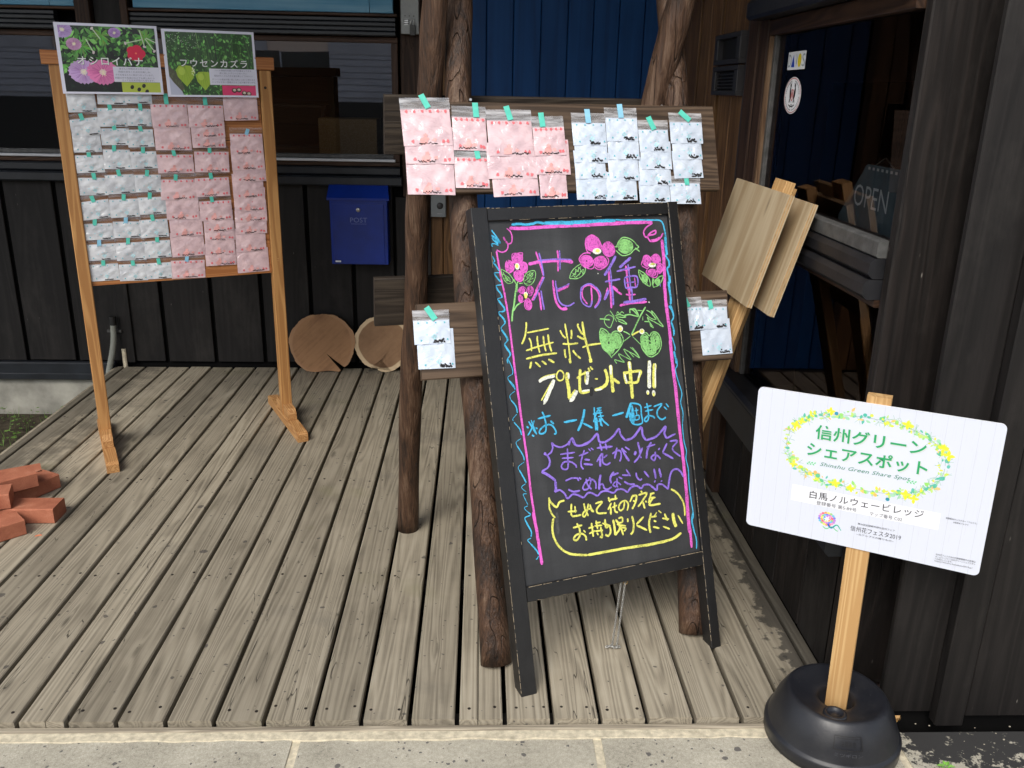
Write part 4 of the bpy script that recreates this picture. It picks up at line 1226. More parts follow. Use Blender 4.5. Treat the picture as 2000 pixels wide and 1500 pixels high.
Y 579 3087 4353 3096 4110 3198 4138 3229 3978 3142 3861 3050 3920
Y 681 3339 4291 3363 4066 3363 3846
Y 634 3425 4288 3534 4038 3363 3846
Y 489 3514 4306 3639 4308 3624 4178 3475 4180
Y 488 3446 4141 3735 4049
Y 587 3544 4125 3619 3803
Y 490 3558 4034 3727 3984 3644 3909
Y 542 3809 4259 3809 4148
Y 644 3952 4302 3989 4074 3939 3860 3855 3785
Y 651 4335 4219 4074 4038
Y 596 4071 4016 4404 3816
Y 554 4509 4168 4766 4172
Y 656 4587 4290 4494 4036 4486 3858 4509 3720
Y 354 4690 4184 4779 4282
Y 406 4835 4318 4929 4236
Y 505 4650 4056 4735 4008
Y 555 4604 3883 4814 3804
Y 561 4937 4077 5164 4017
Y 613 5028 4198 5108 3981
Y 510 4935 3840 5156 3724
Y 1030 5313 4175 5323 3924 5383 3755
Y 518 5473 4081 5613 3808
P 610 815 9134 846 8176 877 7216 914 6316 922 5451 954 4804 969 4320
B 236 646 9150 727 8952 760 8790 732 8697
B 169 716 8699 607 8646 614 8551 758 8313
B 303 631 8549 735 8411 772 8280
B 169 768 8248 602 8139 622 8010
B 371 622 8010 740 7838 769 7643
B 169 749 7614 617 7502 627 7438
B 338 640 7404 788 7195 822 7031
B 170 794 6939 648 6862 655 6766
B 338 655 6766 796 6492 829 6328
B 170 826 6296 642 6194 632 6100
B 372 649 6098 760 5858 814 5723
B 204 793 5694 664 5617 786 5471
B 204 797 5421 694 5421 731 5287 798 5117
B 204 795 5086 687 5054 730 4968 855 4852
B 204 833 4807 673 4769 725 4617 833 4342
P 1023 5797 8669 5818 7639 5819 6609 5839 5746 5840 4884 5821 4197 5802 3510
B 316 5955 8655 5951 8449 5876 8319 5936 7970 6015 7618 5944 7350 5988 7036 5933 6732
B 316 5933 6732 5922 6458 5930 6182 5978 5900 5934 5699 5978 5382 5959 5040 5959 4694 5979 4345 5999 3996 5940 3833 5980 3480
P 883 929 4894 975 4395 1002 3899 1031 3420
B 240 769 4919 840 4832 672 4784 696 4630
B 399 696 4630 811 4385 794 4236
B 240 790 4199 684 4161 754 4055
B 400 754 4055 913 3838 961 3716
B 241 957 3679 908 3612 866 3601
P 836 5809 4119 5832 3709 5828 3059
B 374 5995 4089 5920 3857 5958 3566 6019 3270 5987 2991
"""
# packets: column, kind, tape, centre x, bottom y, width, height, slant, tape offset (metres on the board)
PACKETS = """
SW1 w - 0.0732 1.4394 0.1055 0.0685 0.4 0
SW1 w g 0.0788 1.3489 0.1102 0.0854 -0.3 -0.005
SW1 w - 0.071 1.2851 0.1107 0.0782 -0.7 0
SW1 w g 0.0724 1.2043 0.1115 0.0873 -1.3 0.0024
SW1 w g 0.0738 1.114 0.1144 0.0886 -2.0 0.0072
SW1 w g 0.0757 1.0179 0.1155 0.0942 -2.7 -0.0023
SW1 w g 0.074 0.9311 0.1145 0.0849 -3.3 -0.011
SW1 w b 0.0775 0.8448 0.1194 0.0861 -3.9 -0.0072
SW1 w g 0.077 0.7574 0.1125 0.0895 -4.6 -0.0014
SW2 w - 0.1836 1.4698 0.1082 0.0395 0.6 0
SW2 w g 0.1785 1.3845 0.1108 0.0898 -0.0 -0.0061
SW2 w g 0.1806 1.3121 0.1096 0.0829 -0.5 -0.0013
SW2 w g 0.1764 1.2163 0.1047 0.0984 -1.2 -0.008
SW2 w g 0.1788 1.1166 0.1135 0.098 -1.9 -0.0004
SW2 w g 0.1836 1.0193 0.1147 0.0953 -2.6 0.0016
SW2 w b 0.1839 0.9334 0.1116 0.086 -3.3 -0.0043
SW2 w g 0.1884 0.8371 0.1188 0.096 -3.9 -0.0074
SW2 w g 0.1877 0.7485 0.1137 0.0907 -4.6 -0.0004
SW3 w - 0.281 1.4748 0.1089 0.036 0.6 0
SW3 w g 0.2782 1.3865 0.0959 0.0868 0.0 0.0065
SW3 w g 0.2761 1.3031 0.1025 0.088 -0.6 0.0036
SW3 w g 0.2796 1.2162 0.1054 0.0872 -1.2 0.0006
SW3 w g 0.2834 1.1195 0.1104 0.0907 -1.9 0.0006
SW3 w g 0.293 1.0272 0.1136 0.09 -2.5 -0.0064
SW3 w g 0.291 0.9295 0.1146 0.0957 -3.2 -0.0024
SW3 w g 0.2932 0.841 0.1135 0.0927 -3.9 0.0047
SW3 w g 0.29 0.7494 0.1061 0.0873 -4.5 0.0028
SP1 p g 0.3981 1.3804 0.1453 0.1206 -0.0 -0.0086
SP1 p - 0.4013 1.2893 0.1465 0.0915 -0.7 0
SP1 p g 0.4023 1.1946 0.1478 0.0971 -1.3 -0.0047
SP1 p g 0.4028 1.0832 0.1472 0.1074 -2.1 -0.0078
SP1 p - 0.4114 1.0 0.1361 0.0873 -2.7 0
SP1 p - 0.4213 0.9266 0.1373 0.073 -3.2 0
SP1 p - 0.4206 0.8392 0.1405 0.0873 -3.8 0
SP1 p b 0.4105 0.7422 0.1436 0.0998 -4.5 -0.0038
SP2 p g 0.5418 1.3803 0.1462 0.1185 -0.0 -0.0006
SP2 p - 0.5466 1.3404 0.1385 0.04 -0.3 0
SP2 p - 0.545 1.2982 0.139 0.0424 -0.6 0
SP2 p g 0.5488 1.1955 0.1446 0.1072 -1.3 -0.0069
SP2 p g 0.5453 1.0933 0.1436 0.1003 -2.0 -0.0038
SP2 p g 0.5504 0.989 0.1386 0.1064 -2.7 -0.0134
SP2 p - 0.5559 0.9394 0.1285 0.0494 -3.1 0
SP2 p - 0.5581 0.9008 0.1312 0.0407 -3.3 0
SP2 p - 0.5549 0.8371 0.1275 0.066 -3.8 0
SP2 p - 0.5542 0.7889 0.1346 0.0528 -4.1 0
SP3 p - 0.6875 1.4099 0.1446 0.0864 0.2 0
SP3 p b 0.7016 1.2684 0.1402 0.1078 -0.8 0.0038
SP3 p - 0.7022 1.2029 0.1432 0.0656 -1.2 0
SP3 p - 0.705 1.1522 0.1439 0.0529 -1.6 0
SP3 p - 0.6952 1.0813 0.1356 0.0712 -2.1 0
SP3 p - 0.6964 1.0228 0.1386 0.0584 -2.5 0
SP3 p - 0.6987 0.9774 0.1414 0.0476 -2.8 0
SP3 p - 0.6957 0.9227 0.1397 0.0571 -3.1 0
SP3 p - 0.6897 0.8422 0.136 0.083 -3.7 0
SP3 p - 0.6931 0.7483 0.1441 0.0958 -4.3 0
TA p g -0.0944 1.4717 0.1421 0.1323 0.2 -0.0005
TA p - -0.0932 1.4211 0.1406 0.0609 -0.1 0
TA p - -0.0955 1.3345 0.1375 0.0912 -0.7 0
TB p g 0.0255 1.4588 0.0996 0.1237 0.1 0.0199
TB p g 0.0237 1.3521 0.101 0.1101 -0.6 0.0176
TC p g 0.1449 1.4427 0.1357 0.1312 -0.0 -0.0013
TC p - 0.1427 1.3775 0.1478 0.0758 -0.4 0
TC p - 0.1507 1.3271 0.1388 0.0683 -0.7 0
TD p g 0.2621 1.4442 0.0985 0.1117 0.0 -0.0167
TD p - 0.2653 1.3887 0.111 0.0587 -0.3 0
TD p - 0.2631 1.3183 0.0843 0.0751 -0.8 0
TE w b 0.3865 1.4731 0.1075 0.0933 0.2 -0.0027
TE w - 0.3869 1.4229 0.1042 0.0534 -0.1 0
TE w - 0.3828 1.3758 0.0977 0.0503 -0.4 0
TE w - 0.3823 1.3137 0.1008 0.0654 -0.8 0
TF w b 0.4896 1.4857 0.1032 0.0975 0.2 -0.0011
TF w - 0.4906 1.4319 0.1016 0.0587 -0.1 0
TF w - 0.4867 1.369 0.0981 0.0632 -0.4 0
TF w - 0.4742 1.3109 0.1027 0.063 -0.8 0
TG w g 0.5911 1.4551 0.0986 0.0921 0.1 -0.0061
TG w - 0.5931 1.4023 0.102 0.0546 -0.2 0
TG w - 0.5871 1.3543 0.1051 0.0513 -0.5 0
TG w - 0.5808 1.3033 0.1016 0.0528 -0.8 0
TH w g 0.6991 1.4803 0.1094 0.0901 0.2 -0.002
TH w - 0.6997 1.4316 0.0991 0.0489 -0.1 0
TH w - 0.6979 1.3752 0.099 0.0598 -0.4 0
TH w g 0.6822 1.2972 0.102 0.0816 -0.8 0.0049
TI w g -0.1258 0.9171 0.1032 0.0912 -3.3 -0.0003
TI w - -0.1182 0.8483 0.1062 0.0996 -3.7 0
TJ w g 0.6771 0.9131 0.0542 0.0962 -3.0 -0.0271
TJ w g 0.7365 0.9146 0.1012 0.0843 -3.0 -0.0063
TJ w - 0.7438 0.8363 0.103 0.0951 -3.4 0
"""

# ---------------------------------------------------------------- log trestle
def frame3(o, az, tilt, roll=0):
    ca, sa = math.cos(az), math.sin(az)
    X = Vector((ca, sa, 0)); N = Vector((sa, -ca, 0)); U = Vector((0, 0, 1))
    U2 = U * math.cos(tilt) - N * math.sin(tilt); N2 = N * math.cos(tilt) + U * math.sin(tilt)
    X3 = X * math.cos(roll) + U2 * math.sin(roll); U3 = U2 * math.cos(roll) - X * math.sin(roll)
    m = Matrix((X3, U3, N2)).transposed().to_4x4(); m.translation = Vector(o); return m
AZT = .2422634
FT = frame3((1.23, .235, 0), AZT, math.atan(.38))     # plane of the front legs
FB = frame3((.915, 1.04, 0), AZT, math.atan(-.15))    # plane of the back legs
tr = empty('log_trestle', (1.37, .68, 0)); tag(tr, 'rustic A-shaped log trestle standing on the deck with brown planks nailed across', 'trestle')
tr_inv = Matrix.Translation((-1.37, -.68, 0))
def logleg(F, pts, r, seed, flatn=1.0):
    P = []; rr_ = []
    n = 46
    for i in range(n):
        t = i / (n - 1) * (len(pts) - 1); k = min(int(t), len(pts) - 2); u = t - k
        p0 = pts[max(k - 1, 0)]; p1 = pts[k]; p2 = pts[k + 1]; p3 = pts[min(k + 2, len(pts) - 1)]
        q = [.5 * (2 * p1[a] + (p2[a] - p0[a]) * u + (2 * p0[a] - 5 * p1[a] + 4 * p2[a] - p3[a]) * u * u + (3 * p1[a] - p0[a] - 3 * p2[a] + p3[a]) * u ** 3) for a in (0, 1, 2)]
        P.append(tr_inv @ (F @ Vector((q[0], q[1], q[2] if len(q) > 2 else 0))))
        rr_.append(r[0] + (r[1] - r[0]) * i / (n - 1) + .0012 * math.sin(i * .5 + seed) + .0010 * math.sin(i * 1.3 + seed * 2))
    P[0].z = 0
    v, f = tube(P, rr_, 28, True, .034, seed)
    return mesh('leg', v, f, M['log'], tr, True)
logleg(FT, [(0, 0, 0), (.004, .47, 0), (.004, .76, 0), (.002, 1.04, 0), (.011, 1.353, 0), (.018, 1.636, 0), (.043, 1.928, 0), (.06, 2.35, 0)], (.042, .038), 1)
logleg(FT, [(.622, 0, 0), (.655, .5, 0), (.685, .9, 0), (.710, 1.31, 0), (.716, 1.62, 0), (.720, 1.96, 0), (.72, 2.35, 0)], (.044, .036), 2)
logleg(FB, [(0, 0, 0), (.006, .545, 0), (.02, .903, 0), (.026, 1.258, 0), (.054, 1.544, 0), (.067, 1.81, 0), (.10, 2.25, 0)], (.038, .036), 3)
logleg(FB, [(.63, 0, 0), (.66, .5, 0), (.70, 1.0, 0), (.755, 1.4, 0), (.797, 1.69, 0), (.825, 1.86, 0), (.90, 2.25, 0)], (.042, .044), 4)
v, f = tube([tr_inv @ (FT @ Vector((x, 2.28, -.02))) for x in (-.14, .2, .55, .86)], [.045, .047, .046, .044], 20, True, .05, 5)
mesh('ridge_log', v, f, M['log'], tr, True)
def tplank(F, x0, x1, y0, y1, d0, d1, mat):
    v, f = cbox(x0, x1, y0, y1, d0, d1, .003, 0)
    # slightly bowed plank
    o = mesh('plank', v, f, mat, tr)
    o.matrix_parent_inverse = Matrix.Identity(4)
    o.matrix_local = tr_inv @ F
    return o
tplank(FT, -.153, .800, 1.340, 1.600, .045, .070, M['plank_x'])
tplank(FT, -.162, .795, .819, 1.031, .045, .070, M['plank_x'])
tplank(FB, -.072, .90, 1.370, 1.544, -.068, -.043, M['plank_dark_x'])
tplank(FB, -.108, .90, .805, .972, -.068, -.043, M['plank_dark_x'])
for F, x, y, d in ((FT, -.095, 1.612, .045), (FT, .045, 1.618, .03), (FT, .64, 1.605, .04)):
    v, f = lathe([(0, .010), (.004, .010), (.0045, 0), (.002, -.002)], 10)
    o = mesh('bolt', v, f, M['steel'], tr); o.matrix_local = tr_inv @ F @ Matrix.Translation((x, y, d))

# ---------------------------------------------------------------- pine display stand
AZS = .45022559626
FS = frame3((-.482, 1.797, 0), AZS, 0)
stand = empty('display_stand', (-.482, 1.797, 0)); stand.matrix_world = FS
tag(stand, 'fresh pine display stand with two feet, its panel covered in seed packets', 'display stand')
# local axes of the stand: x right, y up, z towards the viewer
box('post', -.026, .022, .046, 1.615, -.024, .022, M['foot_wood_y'] if False else M['orange_wood_z'], stand, .003, 1)
box('post', .776, .826, .046, 1.615, -.024, .022, M['orange_wood_z'], stand, .003, 1)
pmat = M['orange_wood_z']
M['post_y'] = wood('fresh_pine_post_y', (.36, .17, .055), (.54, .29, .105), (.66, .41, .18), 'Y', ring=1.0, rough=.5, across=16, along=.5, bump=.2, tone=.06, patch=.15, fiber=.5, spec=.4, knots=.05)
for o in stand.children: o.data.materials[0] = M['post_y']
box('top_rail', -.050, .838, 1.616, 1.668, -.018, .032, M['orange_wood_x'], stand, .003, 0)
z_ = .742
for i in range(6):
    h = .146 if i < 5 else .14
    box('panel_board', .0235, .7745, z_ + .001, z_ + h - .001, -.012, .004, M['orange_wood_x'], stand, .0015, 0); z_ += h
box('bottom_rail', .0235, .7745, .738, .776, .0045, .008, M['orange_wood_x'], stand, .001, 0)
M['foot_z'] = wood('fresh_pine_foot_z', (.36, .17, .06), (.56, .32, .13), (.68, .45, .22), 'Z', ring=1.4, rough=.55, across=16, along=.8, bump=.2, tone=.1, patch=.15, fiber=.5)
for x in (-.002, .801):
    ft = empty('foot', parent=stand); ft.location = (x, 0, 0)
    # trapezoid bar with chamfered ends, along local z
    v, f = extrude([(-.30, 0), (.295, 0), (.295, .035), (.278, .045), (-.285, .045), (-.30, .035)], -.024, .024)
    mesh('foot_bar', [(p[1], p[2], p[0]) for p in v], f, M['foot_z'], ft)
    v, f = extrude([(.0235, .046), (.115, .046), (.115, .075), (.092, .098), (.0235, .098)], -.02, .02)
    mesh('foot_block', [(p[1], p[2], p[0]) for p in v], f, M['foot_z'], ft)
    v, f = extrude([(-.12, .046), (-.0255, .046), (-.0255, .098), (-.097, .098), (-.12, .075)], -.02, .02)
    mesh('foot_block', [(p[1], p[2], p[0]) for p in v], f, M['foot_z'], ft)
m_ = MB(); ell(m_, .803, .80, .0065, .0085, .0226, 14); m_.build('dowel_end', M['foot_z'], stand)
m_ = MB(); ell(m_, .797, 1.545, .006, .006, .0226, 12); m_.build('knot', M['nail'], stand)

# ---------------------------------------------------------------- seed packets
ORD = ['top', 'second', 'third', 'fourth', 'fifth', 'sixth', 'seventh', 'eighth', 'ninth', 'tenth']
NUM = ['first', 'second', 'third', 'fourth', 'fifth', 'sixth', 'seventh', 'eighth']
PK = [l.split() for l in PACKETS.strip().split('\n')]
cols = {}
for r_ in PK: cols.setdefault(r_[0], []).append(r_)
pr = random.Random(11)
def sheet(wd, ht, seed, amp, nx=14, ny=10):
    r_ = random.Random(seed); ph = [r_.uniform(0, 6.28) for _ in range(8)]
    def z(x, y):
        u, v_ = x / wd, y / ht
        e = math.sin(math.pi * min(1, max(0, u + .5))) ** .5 * math.sin(math.pi * min(1, max(0.02, v_))) ** .4
        return amp * e * (1 + .5 * math.sin(9 * u + 5 * v_ + ph[0]) * .6 + .35 * math.sin(17 * u - 11 * v_ + ph[1]) + .3 * math.sin(6 * u - 19 * v_ + ph[2]) + .22 * math.sin(31 * u + 13 * v_ + ph[3]))
    v = []; f = []
    curl = r_.uniform(-.004, .004)
    for j in range(ny + 1):
        for i in range(nx + 1):
            x = wd * (i / nx - .5); y = ht * j / ny
            v.append((x + curl * (j / ny) * .3, y, z(x, y) + abs(i / nx - .5) ** 3 * curl * 2))
    for j in range(ny):
        for i in range(nx): a = j * (nx + 1) + i; f.append((a, a + 1, a + nx + 2, a + nx + 1))
    return v, f, z
def packet(F, row, i, n, colno, label, group, base):
    col, kind, tape, cx, cy, wd, ht, a, tx = row
    cx, cy, wd, ht, tx = map(float, (cx, cy, wd, ht, tx)); pink = kind == 'p'
    zipped = tape != '-'
    seed = pr.randrange(10 ** 6)
    ang = R(pr.uniform(-1.6, 1.6) + (float(a) * .18))
    if col == 'SW1' and i == 1: ang = R(7)
    if col == 'SW1' and i == 5: ang = R(5)
    dep = base + (n - i) * .0016
    root = empty('seed_packet'); root.matrix_world = F @ Matrix.Translation((cx, cy, dep)) @ Matrix.Rotation(ang, 4, 'Z') @ Matrix.Rotation(R(-1.0), 4, 'X')
    tag(root, label, 'seed packet', group)
    zh = (min(.027, ht * .26) if i == 0 else min(.021, ht * .205)) if zipped else 0
    full = (.105 if pink else .085)
    body = ht - zh if zipped else max(ht + .012, min(full, ht + .045))
    v, f, zf = sheet(wd * .98, body, seed, .0026)
    s = mesh('bag', v, f, M['pk_pink' if pink else ('pk_white' if F is FS else 'pk_blue')], root, True)
    if zipped:
        vz = []; fz = []
        for j, (yy_, zz) in enumerate(((body - .002, .0012), (body + zh * .35, .0010), (body + zh * .40, .0024), (body + zh * .5, .0024), (body + zh * .55, .0010), (body + zh + .004, .0006))):
            for k in range(9): vz.append((wd * (k / 8 - .5), yy_, zz + .0006 * math.sin(k * 1.7 + seed + j)))
        for j in range(5):
            for k in range(8): q = j * 9 + k; fz.append((q, q + 1, q + 10, q + 9))
        mesh('zip_strip', vz, fz, M['film' if F is FS else 'film_b'], root, True)
        tw, th = .0085, .017
        big = i == 0
        th = .021 if big else .013
        ta = R({'A': 24, 'C': 14, 'G': 22, 'H': 48, 'I': 32, 'J': 22}.get(col[1:], 2) if big else pr.uniform(-12, 12))
        if col == 'SP3': ta = R(-22)
        if not big: tw = .0075
        tv = []; tf = []
        for j in range(4):
            for k in range(2):
                p = Vector(((k * 2 - 1) * tw, (j / 1.5 - 1) * th, 0)); p.rotate(Matrix.Rotation(ta, 3, 'Z'))
                tv.append((p.x + tx, p.y + body + zh * (.75 if big else .35), .0042 - .0012 * j / 3))
        for j in range(3): tf.append((j * 2, j * 2 + 1, j * 2 + 3, j * 2 + 2))
        mesh('tape', tv, tf, M['tape_b' if tape == 'b' else 'tape_g'], root)
    # print and seeds
    pm = MB(); pp = MB(); W2 = wd * .98 / 2
    def dot(mb_, x, y, rx, ry, n_=7):
        if abs(x) + rx < W2 and .001 < y < body - .001:
            n0 = len(mb_.v); a0 = pr.uniform(0, 6)
            for k in range(n_):
                t = a0 + 6.283 * k / n_; q = 1 + (.25 if k % 2 else -.12)
                px, py = x + rx * q * math.cos(t), y + ry * q * math.sin(t); mb_.v.append((px, py, zf(px, py) + .0011))
            mb_.f.append(tuple(range(n0, n0 + n_)))
    ytop = body - .008
    if pink:
        for k in range(6):
            dot(pm, -W2 + (k + .7) * wd / 6.4, ytop, .0042, .0046)
            if k < 5: dot(pm, -W2 + (k + 1.2) * wd / 6.4, ytop + pr.uniform(-.002, .002), .0012, .0016, 4)
        for x in (-.62, .62, .80): dot(pm, x * W2, .011 + pr.uniform(-.001, .002), .0045, .005)
        for x, y, r2 in ((-.12, .018, .010), (-.10, .029, .006), (-.18, .012, .012), (.25, .016, .006)): dot(pp, x * W2, y, r2, r2 * .8, 9)
    else:
        for k in range(4): dot(pm, -W2 + (k + .55) * wd / 4.2, ytop, .0024, .0026, 6)
        for x, y in ((-.62, .011), (.84, .012)): dot(pm, x * W2, y, .0026, .0028, 6)
        for x, y, r2 in ((.10, .025, .0028), (.02, .020, .0032), (.2, .021, .0032), (.12, .015, .0036), (-.28, .027, .0022), (.02, .033, .0018), (.26, .031, .0018)): dot(pp, x * W2, y, r2, r2, 6)
    if pm.f: tag(mesh('print', pm.v, pm.f, M['ink_r' if pink else 'ink_t'], root), kind='stuff')
    if pp.f: tag(mesh('faint_print', pp.v, pp.f, M['ink_rp' if pink else 'ink_tp'], root), kind='stuff')
    sm = MB(); ns = pr.randint(13, 20); cxs = pr.uniform(-.25, .35) * W2 if not pink else pr.uniform(-.3, .4) * W2
    if not pink: cxs = pr.uniform(.15, .55) * W2
    sw = (.019 if not pink else .030)
    for k in range(ns):
        x = cxs + sw * (k / (ns - 1) - .5) * 1.6; y = .0050 + pr.random() ** 2 * (.009 if not pink else .005)
        if col in ('SW1', 'SW2', 'SW3'): y = .004 + pr.random() * .0025
        if abs(x) > W2 - .003: continue
        r2 = pr.uniform(.0017, .0026) if (pink or F is FS) else pr.uniform(.0024, .0034)
        v8, f8 = [], []
        for a_, b_, c_ in ((1, 0, 0), (-1, 0, 0), (0, 1, 0), (0, -1, 0), (0, 0, 1), (0, 0, -1)): v8.append((x + a_ * r2, y + b_ * r2, zf(x, y) + .0014 + c_ * r2 * .7))
        f8 = [(0, 2, 4), (2, 1, 4), (1, 3, 4), (3, 0, 4), (2, 0, 5), (1, 2, 5), (3, 1, 5), (0, 3, 5)]
        sm.add(v8, f8)
    sd_ = mesh('seeds', sm.v, sm.f, M['seed'], root, True); tag(sd_, kind='stuff')
    return root
for key, rows in cols.items():
    n = len(rows)
    for i, row in enumerate(rows):
        pink = row[1] == 'p'; c = 'pink' if pink else 'white'; dots = 'red' if pink else 'teal'
        if key[0] == 'S':
            cn = ['SW1', 'SW2', 'SW3', 'SP1', 'SP2', 'SP3'].index(key)
            pos = ORD[i] + (' down' if i else '')
            lab = '%s seed packet, %s in the %s column from the left on the pine stand' % (c, pos, NUM[cn])
            packet(FS, row, i, n, cn, lab, 'seed packets taped to the pine stand', .0085)
        elif key[1] in 'IJ':
            if key[1] == 'I': lab = ['taped white seed packet, upper of two left of the chalkboard', 'white seed packet, lower of two left of the chalkboard'][i]
            else: lab = ['white seed packet half hidden by the right edge of the chalkboard', 'upper white seed packet with green tape right of the chalkboard', 'lowest white seed packet on the plank end right of the chalkboard'][i]
            packet(FT, row, i, n, 0, lab, 'seed packets taped to the log trestle', .0715)
        else:
            cn = 'ABCDEFGH'.index(key[1])
            pos = ORD[i] + (' down' if i else '')
            if i == n - 1 and n > 1: pos = 'lowest'
            lab = '%s seed packet, %s in the %s column of the log trestle plank' % (c, pos, NUM[cn])
            packet(FT, row, i, n, cn, lab, 'seed packets taped to the log trestle', .0715)

# ---------------------------------------------------------------- painted prints (pixels made here)
class Paint:
    def __init__(s, w_, h_, bgc, ss=2):
        s.ss = ss; s.w = w_ * ss; s.h = h_ * ss; s.a = np.empty((s.h, s.w, 3), np.float32); s.a[:] = bgc
    def poly(s, pts, col, al=1.0):
        p = np.array(pts, np.float32) * s.ss
        x0, y0 = np.floor(p.min(0)).astype(int); x1, y1 = np.ceil(p.max(0)).astype(int)
        x0, y0 = max(x0, 0), max(y0, 0); x1, y1 = min(x1 + 1, s.w), min(y1 + 1, s.h)
        if x1 <= x0 or y1 <= y0: return
        X, Y = np.meshgrid(np.arange(x0, x1) + .5, np.arange(y0, y1) + .5)
        ins = np.zeros(X.shape, bool); n = len(p)
        for i in range(n):
            ax, ay = p[i]; bx, by = p[(i + 1) % n]
            if ay == by: continue
            c = ((ay > Y) != (by > Y)) & (X < (bx - ax) * (Y - ay) / (by - ay) + ax); ins ^= c
        r = s.a[y0:y1, x0:x1]; r[ins] = r[ins] * (1 - al) + np.array(col, np.float32) * al
    def ell(s, cx, cy, rx, ry, col, al=1.0, rot=0, n=22):
        s.poly([(cx + rx * math.cos(t) * math.cos(rot) - ry * math.sin(t) * math.sin(rot), cy + rx * math.cos(t) * math.sin(rot) + ry * math.sin(t) * math.cos(rot)) for t in [2 * math.pi * k / n for k in range(n)]], col, al)
    def leaf(s, x, y, l, w_, ang, col, al=1.0):
        c, d = math.cos(ang), math.sin(ang); P = [(0, 0), (.25, .8), (.5, 1), (.8, .5), (1, 0), (.8, -.5), (.5, -1), (.25, -.8)]
        s.poly([(x + l * a * c - w_ * b * d / 2, y + l * a * d + w_ * b * c / 2) for a, b in P], col, al)
    def line(s, x0, y0, x1, y1, wd, col, al=1.0):
        d = math.hypot(x1 - x0, y1 - y0) or 1; nx, ny = -(y1 - y0) / d * wd / 2, (x1 - x0) / d * wd / 2
        s.poly([(x0 + nx, y0 + ny), (x1 + nx, y1 + ny), (x1 - nx, y1 - ny), (x0 - nx, y0 - ny)], col, al)
    def image(s, name):
        a = s.a.reshape(s.h // s.ss, s.ss, s.w // s.ss, s.ss, 3).mean((1, 3))
        im = bpy.data.images.new(name, a.shape[1], a.shape[0])
        px = np.ones((a.shape[0], a.shape[1], 4), np.float32); px[..., :3] = np.clip(a, 0, 1)[::-1]
        im.pixels.foreach_set(px.ravel()); im.update(); im.pack(); return im
def printmat(name, im, rough=.4, coat=.0):
    m, n, b = newmat(name); t = n.nodes.new('ShaderNodeTexImage'); t.image = im
    n.links.new(t.outputs[0], b.inputs['Base Color']); b.inputs['Roughness'].default_value = rough
    b.inputs['Coat Weight'].default_value = coat; b.inputs['Coat Roughness'].default_value = .1
    return m
def quad_uv(name, w_, h_, mat, parent, z=0, nx=1, bend=0, corner=0, y0=0, x0=0):
    """printed sheet with a UV map; bend lifts the middle, corner rounds the corners"""
    if corner:
        P = []
        for cx, cy, a0 in ((w_ - corner, h_ - corner, 0), (corner, h_ - corner, 90), (corner, corner, 180), (w_ - corner, corner, 270)):
            for k in range(7): t = R(a0 + 15 * k); P.append((cx + corner * math.cos(t), cy + corner * math.sin(t), z))
        o = mesh(name, P, [tuple(range(len(P)))], mat, parent)
    else:
        v = []; f = []
        for i in range(nx + 1):
            t = i / nx; zz = z + bend * math.sin(math.pi * t)
            v += [(x0 + w_ * t, y0, zz), (x0 + w_ * t, y0 + h_, zz + bend * .5)]
        for i in range(nx): f.append((2 * i, 2 * i + 2, 2 * i + 3, 2 * i + 1))
        o = mesh(name, v, f, mat, parent)
    uv = o.data.uv_layers.new(name='UVMap')
    for l in o.data.loops:
        c = o.data.vertices[l.vertex_index].co; uv.data[l.index].uv = ((c.x - x0) / w_, (c.y - y0) / h_)
    return o
q = random.Random(5); U = q.uniform
def greenery(P, x0, y0, x1, y1, n, pal, l0=20, l1=60):
    for _ in range(n):
        c = q.choice(pal); k = U(.7, 1.25); c = tuple(min(1, a * k) for a in c)
        l = U(l0, l1); P.leaf(U(x0, x1), U(y0, y1), l, l * U(.25, .6), U(0, 6.28), c, U(.75, 1))
PW, PH = 840, 590
p1 = Paint(PW, PH, (.05, .07, .05))
greenery(p1, 0, 0, PW, PH * .66, 460, [(.16, .34, .13), (.26, .52, .19), (.38, .66, .28), (.12, .24, .12), (.50, .76, .38), (.09, .16, .10)], 30, 90)
greenery(p1, 0, PH * .6, PW * .6, PH, 90, [(.05, .12, .07), (.08, .17, .09), (.04, .07, .05)])
for cx, cy in ((370, 90), (730, 110), (200, 190)):
    for _ in range(30): p1.leaf(cx, cy, U(50, 110), U(8, 18), U(0, 6.28), (U(.30, .5), U(.55, .75), U(.18, .3)))
for x0_, y0_, x1_, y1_ in ((360, 130, 300, 40), (700, 120, 560, 155), (730, 110, 800, 215), (740, 105, 835, 150), (240, 130, 290, 240), (690, 40, 720, 180)):
    p1.line(x0_, y0_, x1_, y1_, 9, (.80, .86, .74)); p1.ell(x1_, y1_, 15, 10, (.86, .80, .80), 1, U(0, 3))
def mallow(P, cx, cy, r, c1, c2, np_=5):
    for k in range(np_):
        a = k * 6.283 / np_ + .3
        pts = [(cx, cy)] + [(cx + r * (1 + .07 * math.sin(t * 19)) * math.cos(a + t), cy + r * .82 * (1 + .07 * math.sin(t * 23)) * math.sin(a + t)) for t in np.linspace(-.68, .68, 12)]
        kk = U(.93, 1.05); P.poly(pts, tuple(min(1, c * kk) for c in c1))
        for _ in range(12):
            t = a + U(-.6, .6); P.line(cx + r * .15 * math.cos(t), cy + r * .12 * math.sin(t), cx + r * U(.6, .92) * math.cos(t), cy + r * .8 * U(.6, .92) * math.sin(t), U(1.5, 4), c2, .5)
    P.ell(cx, cy, r * .22, r * .2, (.95, .93, .85), .75)
    for _ in range(10): t = U(0, 6.28); P.line(cx, cy, cx + r * .3 * math.cos(t), cy + r * .3 * math.sin(t), 2, (.98, .96, .75))
